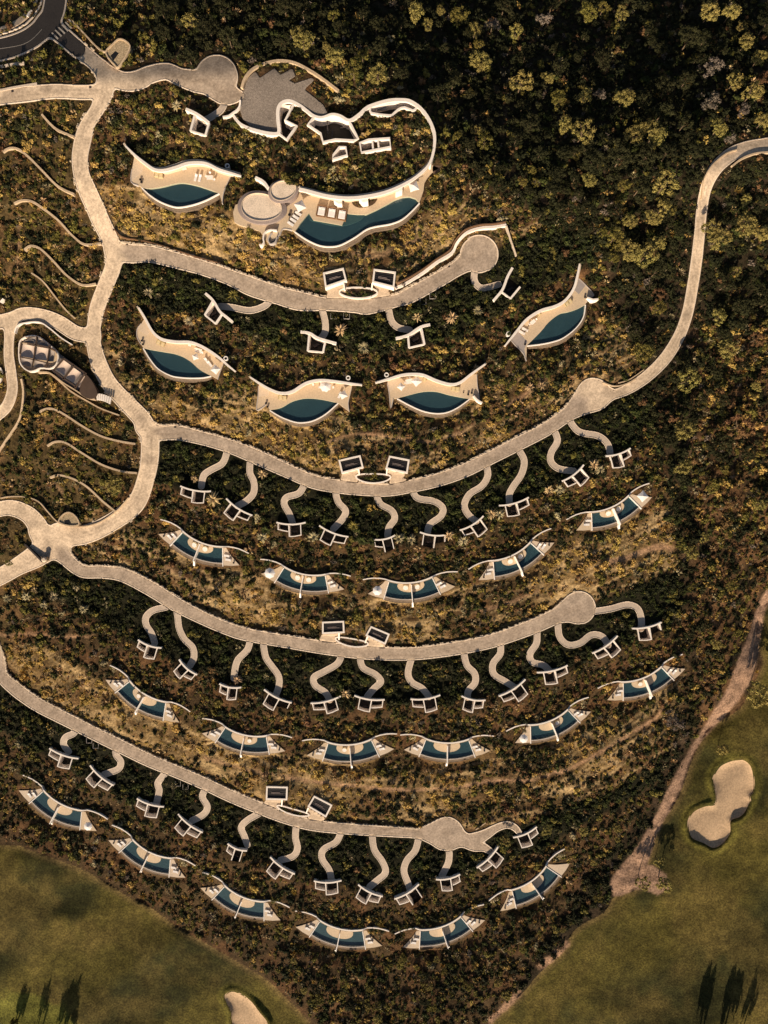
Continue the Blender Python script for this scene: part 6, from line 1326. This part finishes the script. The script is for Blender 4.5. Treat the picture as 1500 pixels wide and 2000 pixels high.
# the darker fill of the wood, its shade painted mostly into leaf colour
rng = np.random.default_rng(77); placed = [(a[0], a[1], a[2]) for a in NAMED]; USEDL = set(); nfill = 0; tries = 0
while nfill < 165 and tries < 20000:
    tries += 1; x, y = rng.uniform(300, 1520), rng.uniform(-20, 2010)
    low = (y > 1600) and (bil(D_GOLF, x, y) > 10) and x > 560 and (y > 1850 or x > 1060)
    if not (bil(FOREST, x, y) > .7 or low) or bil(clear, x, y) < 20 or bil(D_GOLF, x, y) < 9 or bil(D_GT, x, y) < 14: continue
    if y > 900 and not low and rng.random() < .55: continue
    if x > 1390 and 290 < y < 430: continue
    r = rng.uniform(10, 24) if y < 900 else rng.uniform(7, 14)
    if any(math.hypot(x-a, y-b) < (r+c)*.72 for a, b, c in placed): continue
    placed.append((x, y, r)); nfill += 1
    if low: pal, lab, grp = ('tree' if rng.random() < .45 else 'olive' if rng.random() < .5 else 'tree_shade'), 'small lit tree in the wooded strip along the right fairway' if x > 900 else 'small tree in the scrub between the two fairways', 'trees in the lower scrub'
    elif y < 420: pal, lab, grp = ('tree_shade' if rng.random() < .93 else 'olive'), 'dark tree filling the shaded wood at the top of the hill', 'dark trees of the upper wood'
    elif x > 1370 and y < 900: pal, lab, grp = ('tree_shade' if rng.random() < .6 else 'rust' if rng.random() < .5 else 'tree'), 'tree in the wood right of the winding right lane', 'trees right of the right lane'
    elif y < 900: pal, lab, grp = ('tree_shade' if rng.random() < .65 else 'olive'), 'dark tree in the wood between the villas and the right lane', 'trees left of the right lane'
    else: pal, lab, grp = ('tree_shade' if rng.random() < .4 else 'rust' if rng.random() < .5 else 'olive'), 'low tree in the brown scrub above the gravel track', 'trees of the gully'
    nb = sorted((math.hypot(x-a[0], y-a[1]), a) for a in NAMED if a[2])[0]
    if nb[0] < 120:
        dx, dy = x-nb[1][0], y-nb[1][1]; way = ('right of' if dx > 0 else 'left of') if abs(dx) > abs(dy) else ('below' if dy > 0 else 'above')
        tone = dict(tree_shade='dark', olive='olive', rust='brownish', tree='lit')[pal]; l2 = f'{tone} tree {way} the {nb[1][4]}'
        if len(l2.split()) <= 16 and l2 not in USEDL: lab = l2; USEDL.add(l2)
    tree(x, y, r*.155, pal, lab, grp)
for x, y, r, h_ in ((12, 2030, 26, 8), (52, 2040, 22, 8), (100, 2055, 40, 10), (20, 2003, 13, 5)): tree(x, y, r*.155, 'olive', {12: 'tree rising from the bottom left corner', 52: 'tree just under the bottom edge near the left corner', 100: 'tall tree under the bottom edge, casting a broad shadow', 20: 'small tree inside the bottom left corner'}[x], 'trees at the bottom left', h_)
for x, y, r, h_ in ((1385, 2060, 34, 11), (1440, 2050, 40, 12), (1480, 2040, 24, 11)): tree(x, y, r*.155, 'olive', f'tree under the bottom edge near the right corner, {dict([(1385, "left"), (1440, "middle"), (1480, "right")])[x]} one', 'trees at the bottom right', h_)

pm = [palm_mesh(400+k, LM[c]) for k, c in enumerate(('sage', 'straw', 'olive', 'green'))]; ptr = trunk_data(350)
PALMS = [(13, 1168, 11, 0), (52, 1165, 12, 0), (67, 1152, 9, 1), (105, 1165, 12, 0), (85, 1181, 10, 0), (149, 1147, 9, 0), (163, 1189, 12, 0), (125, 1156, 8, 2), (416, 975, 17, 1), (512, 1048, 14, 0), (518, 1035, 12, 3), (587, 997, 12, 3), (603, 997, 12, 3), (613, 1048, 13, 0), (691, 1027, 13, 2), (707, 1056, 12, 3), (779, 1051, 14, 0), (725, 1058, 11, 3),
 (803, 1053, 12, 0), (877, 1045, 12, 1), (905, 1056, 13, 0), (877, 968, 12, 3), (960, 1003, 13, 1), (976, 1004, 12, 0), (1093, 955, 13, 0), (1072, 956, 12, 1), (1160, 907, 14, 1), (1172, 917, 12, 0), (675, 1355, 12, 1), (464, 1328, 12, 1), (368, 627, 11, 0), (883, 619, 14, 1), (933, 606, 12, 0), (1035, 755, 11, 1), (1058, 752, 10, 1), (1063, 1600, 0, 0), (455, 575, 12, 2), (665, 644, 15, 1), (710, 678, 14, 0), (815, 618, 11, 1), (290, 570, 12, 0), (240, 578, 12, 3), (275, 592, 9, 2), (345, 205, 11, 0), (250, 200, 9, 2), (310, 262, 8, 0), (505, 1292, 0, 0), (395, 1395, 10, 2), (930, 720, 10, 1), (820, 1245, 0, 0), (345, 935, 10, 2), (380, 935, 9, 1), (512, 925, 11, 1)]
def near_what(x, y):
    best = None
    for k, (row, a, b, sd) in enumerate(YARDS):
        d_ = math.hypot((a[0]+b[0])/2-x, (a[1]+b[1])/2-y)
        if best is None or d_ < best[0]: best = (d_, row, k, x < (a[0]+b[0])/2, y < (a[1]+b[1])/2)
    return best
base_k = {3: 0, 4: 10, 5: 22}
used = {}
for px_, py_, r_, v_ in PALMS:
    if not r_: continue
    r = r_*.158; zg = float(bil(Z, px_, py_)); c = W(px_, py_, zg+r*.6); bst = near_what(px_, py_)
    col_ = ['silvery', 'straw coloured', 'olive', 'green'][v_]; sz = 'large' if r_ > 12 else 'small' if r_ < 11 else 'mid sized'
    if bst[0] < 75: lab = f'{sz} {col_} spiky palm {"left" if bst[3] else "right"} of the {ORD[bst[2]-base_k[bst[1]]]} courtyard below the {ROWN[bst[1]]} villa lane'
    elif py_ > 1100 and px_ < 200: lab = f'{sz} {col_} spiky palm in the grove below the lower left lanes'
    else: lab = f'{sz} {col_} spiky palm in the upper gardens, {region_words(px_, py_)} part'
    used[lab] = used.get(lab, 0)+1
    e = empty('palm', lab, 'palm', (c[0], c[1], zg), 'spiky palms in the gardens', RNG.uniform(0, 6.28))
    o = link('fronds', pm[v_], None, e); o.location = (0, 0, r*.55); o.scale = (r, r, r); o = link('stem', ptr, None, e); o.location = (0, 0, r*.55); o.scale = (r*1.6, r*1.6, r*.45)

# larger single shrubs
SH = []; rng = np.random.default_rng(5); tries = 0
ZL = {'sunny slope': (['golden', 'olive', 'sage'], 'golden shrub among many on the sunlit slopes below the pools'), 'planted roof bank': (['olive', 'rust', 'dark', 'sage'], 'shrub among many on the planted villa roofs'),
      'shaded garden below a lane': (['dark', 'green', 'olive'], 'dark green shrub in the shaded gardens under the lanes'), 'bank left of the main lane': (['olive', 'golden', 'rust'], 'olive brown shrub on the banks left of the main lane'), 'wood': (['tree_shade', 'olive', 'dark'], 'low shrub under the trees of the wood')}
big = {c: [bush_mesh('bush', 500+k, LM[c]) if k < 1 else bush_mesh('loose', 520, LM[c]) for k in range(2)] for c in ('golden', 'olive', 'sage', 'rust', 'dark', 'green', 'tree_shade')}
while len(SH) < 260 and tries < 9000:
    tries += 1; x, y = rng.uniform(10, 1490), rng.uniform(150, 1990)
    if bil(clear, x, y) < 12 or bil(D_GOLF, x, y) < 14 or bil(D_TRK, x, y) < 8 or bil(D_GT, x, y) < 12: continue
    if any(math.hypot(x-a, y-b) < 26 for a, b in SH): continue
    SH.append((x, y)); zn = zone_of(x, y); cols, lab = ZL[zn]; c = cols[rng.integers(len(cols))]; zg = float(bil(Z, x, y)); q = W(x, y, zg); s_ = rng.uniform(1.15, 2.0)
    o = link('shrub', big[c][rng.integers(2)]); o.location = (q[0], q[1], zg-.1); o.scale = (s_, s_, s_*.85); o.rotation_euler = (0, 0, rng.uniform(0, 6.28)); tag(o, lab, 'shrub', lab.replace(' shrub', ' shrubs', 1))

# bushes grown over the wing walls of the twin villas
cnt = {3: 0, 4: 0, 5: 0}; rng = np.random.default_rng(15)
for i, (row, TL, TR) in enumerate(TWINS):
    z, f, ang, k = tw_frame(row, TL, TR); n = cnt[row]; cnt[row] += 1; nm = ORD[n] if n < (4 if row == 3 else 5) else 'last'
    for s_ in (-1, 1):
        x, y = f(s_*rng.uniform(60, 88), rng.uniform(-2, 6)); zg = float(bil(Z, x, y)); q = W(x, y, zg+1); c = ['olive', 'golden', 'sage', 'dark', 'green'][rng.integers(5)]
        o = link('shrub', big[c][rng.integers(2)]); r_ = rng.uniform(1.5, 2.3); o.location = (q[0], q[1], zg-.1); o.scale = (r_, r_*rng.uniform(.7, 1), r_*1.1); o.rotation_euler = (0, 0, rng.uniform(0, 6.28))
        tone = dict(olive='olive', golden='golden', sage='pale', dark='dark', green='green')[c]
        tag(o, f'{tone} bush over the {"left" if s_ < 0 else "right"} wing wall of {nm} twin villa, {ROWN[row]} row', 'shrub', 'bushes at the wing walls of the twin villas')
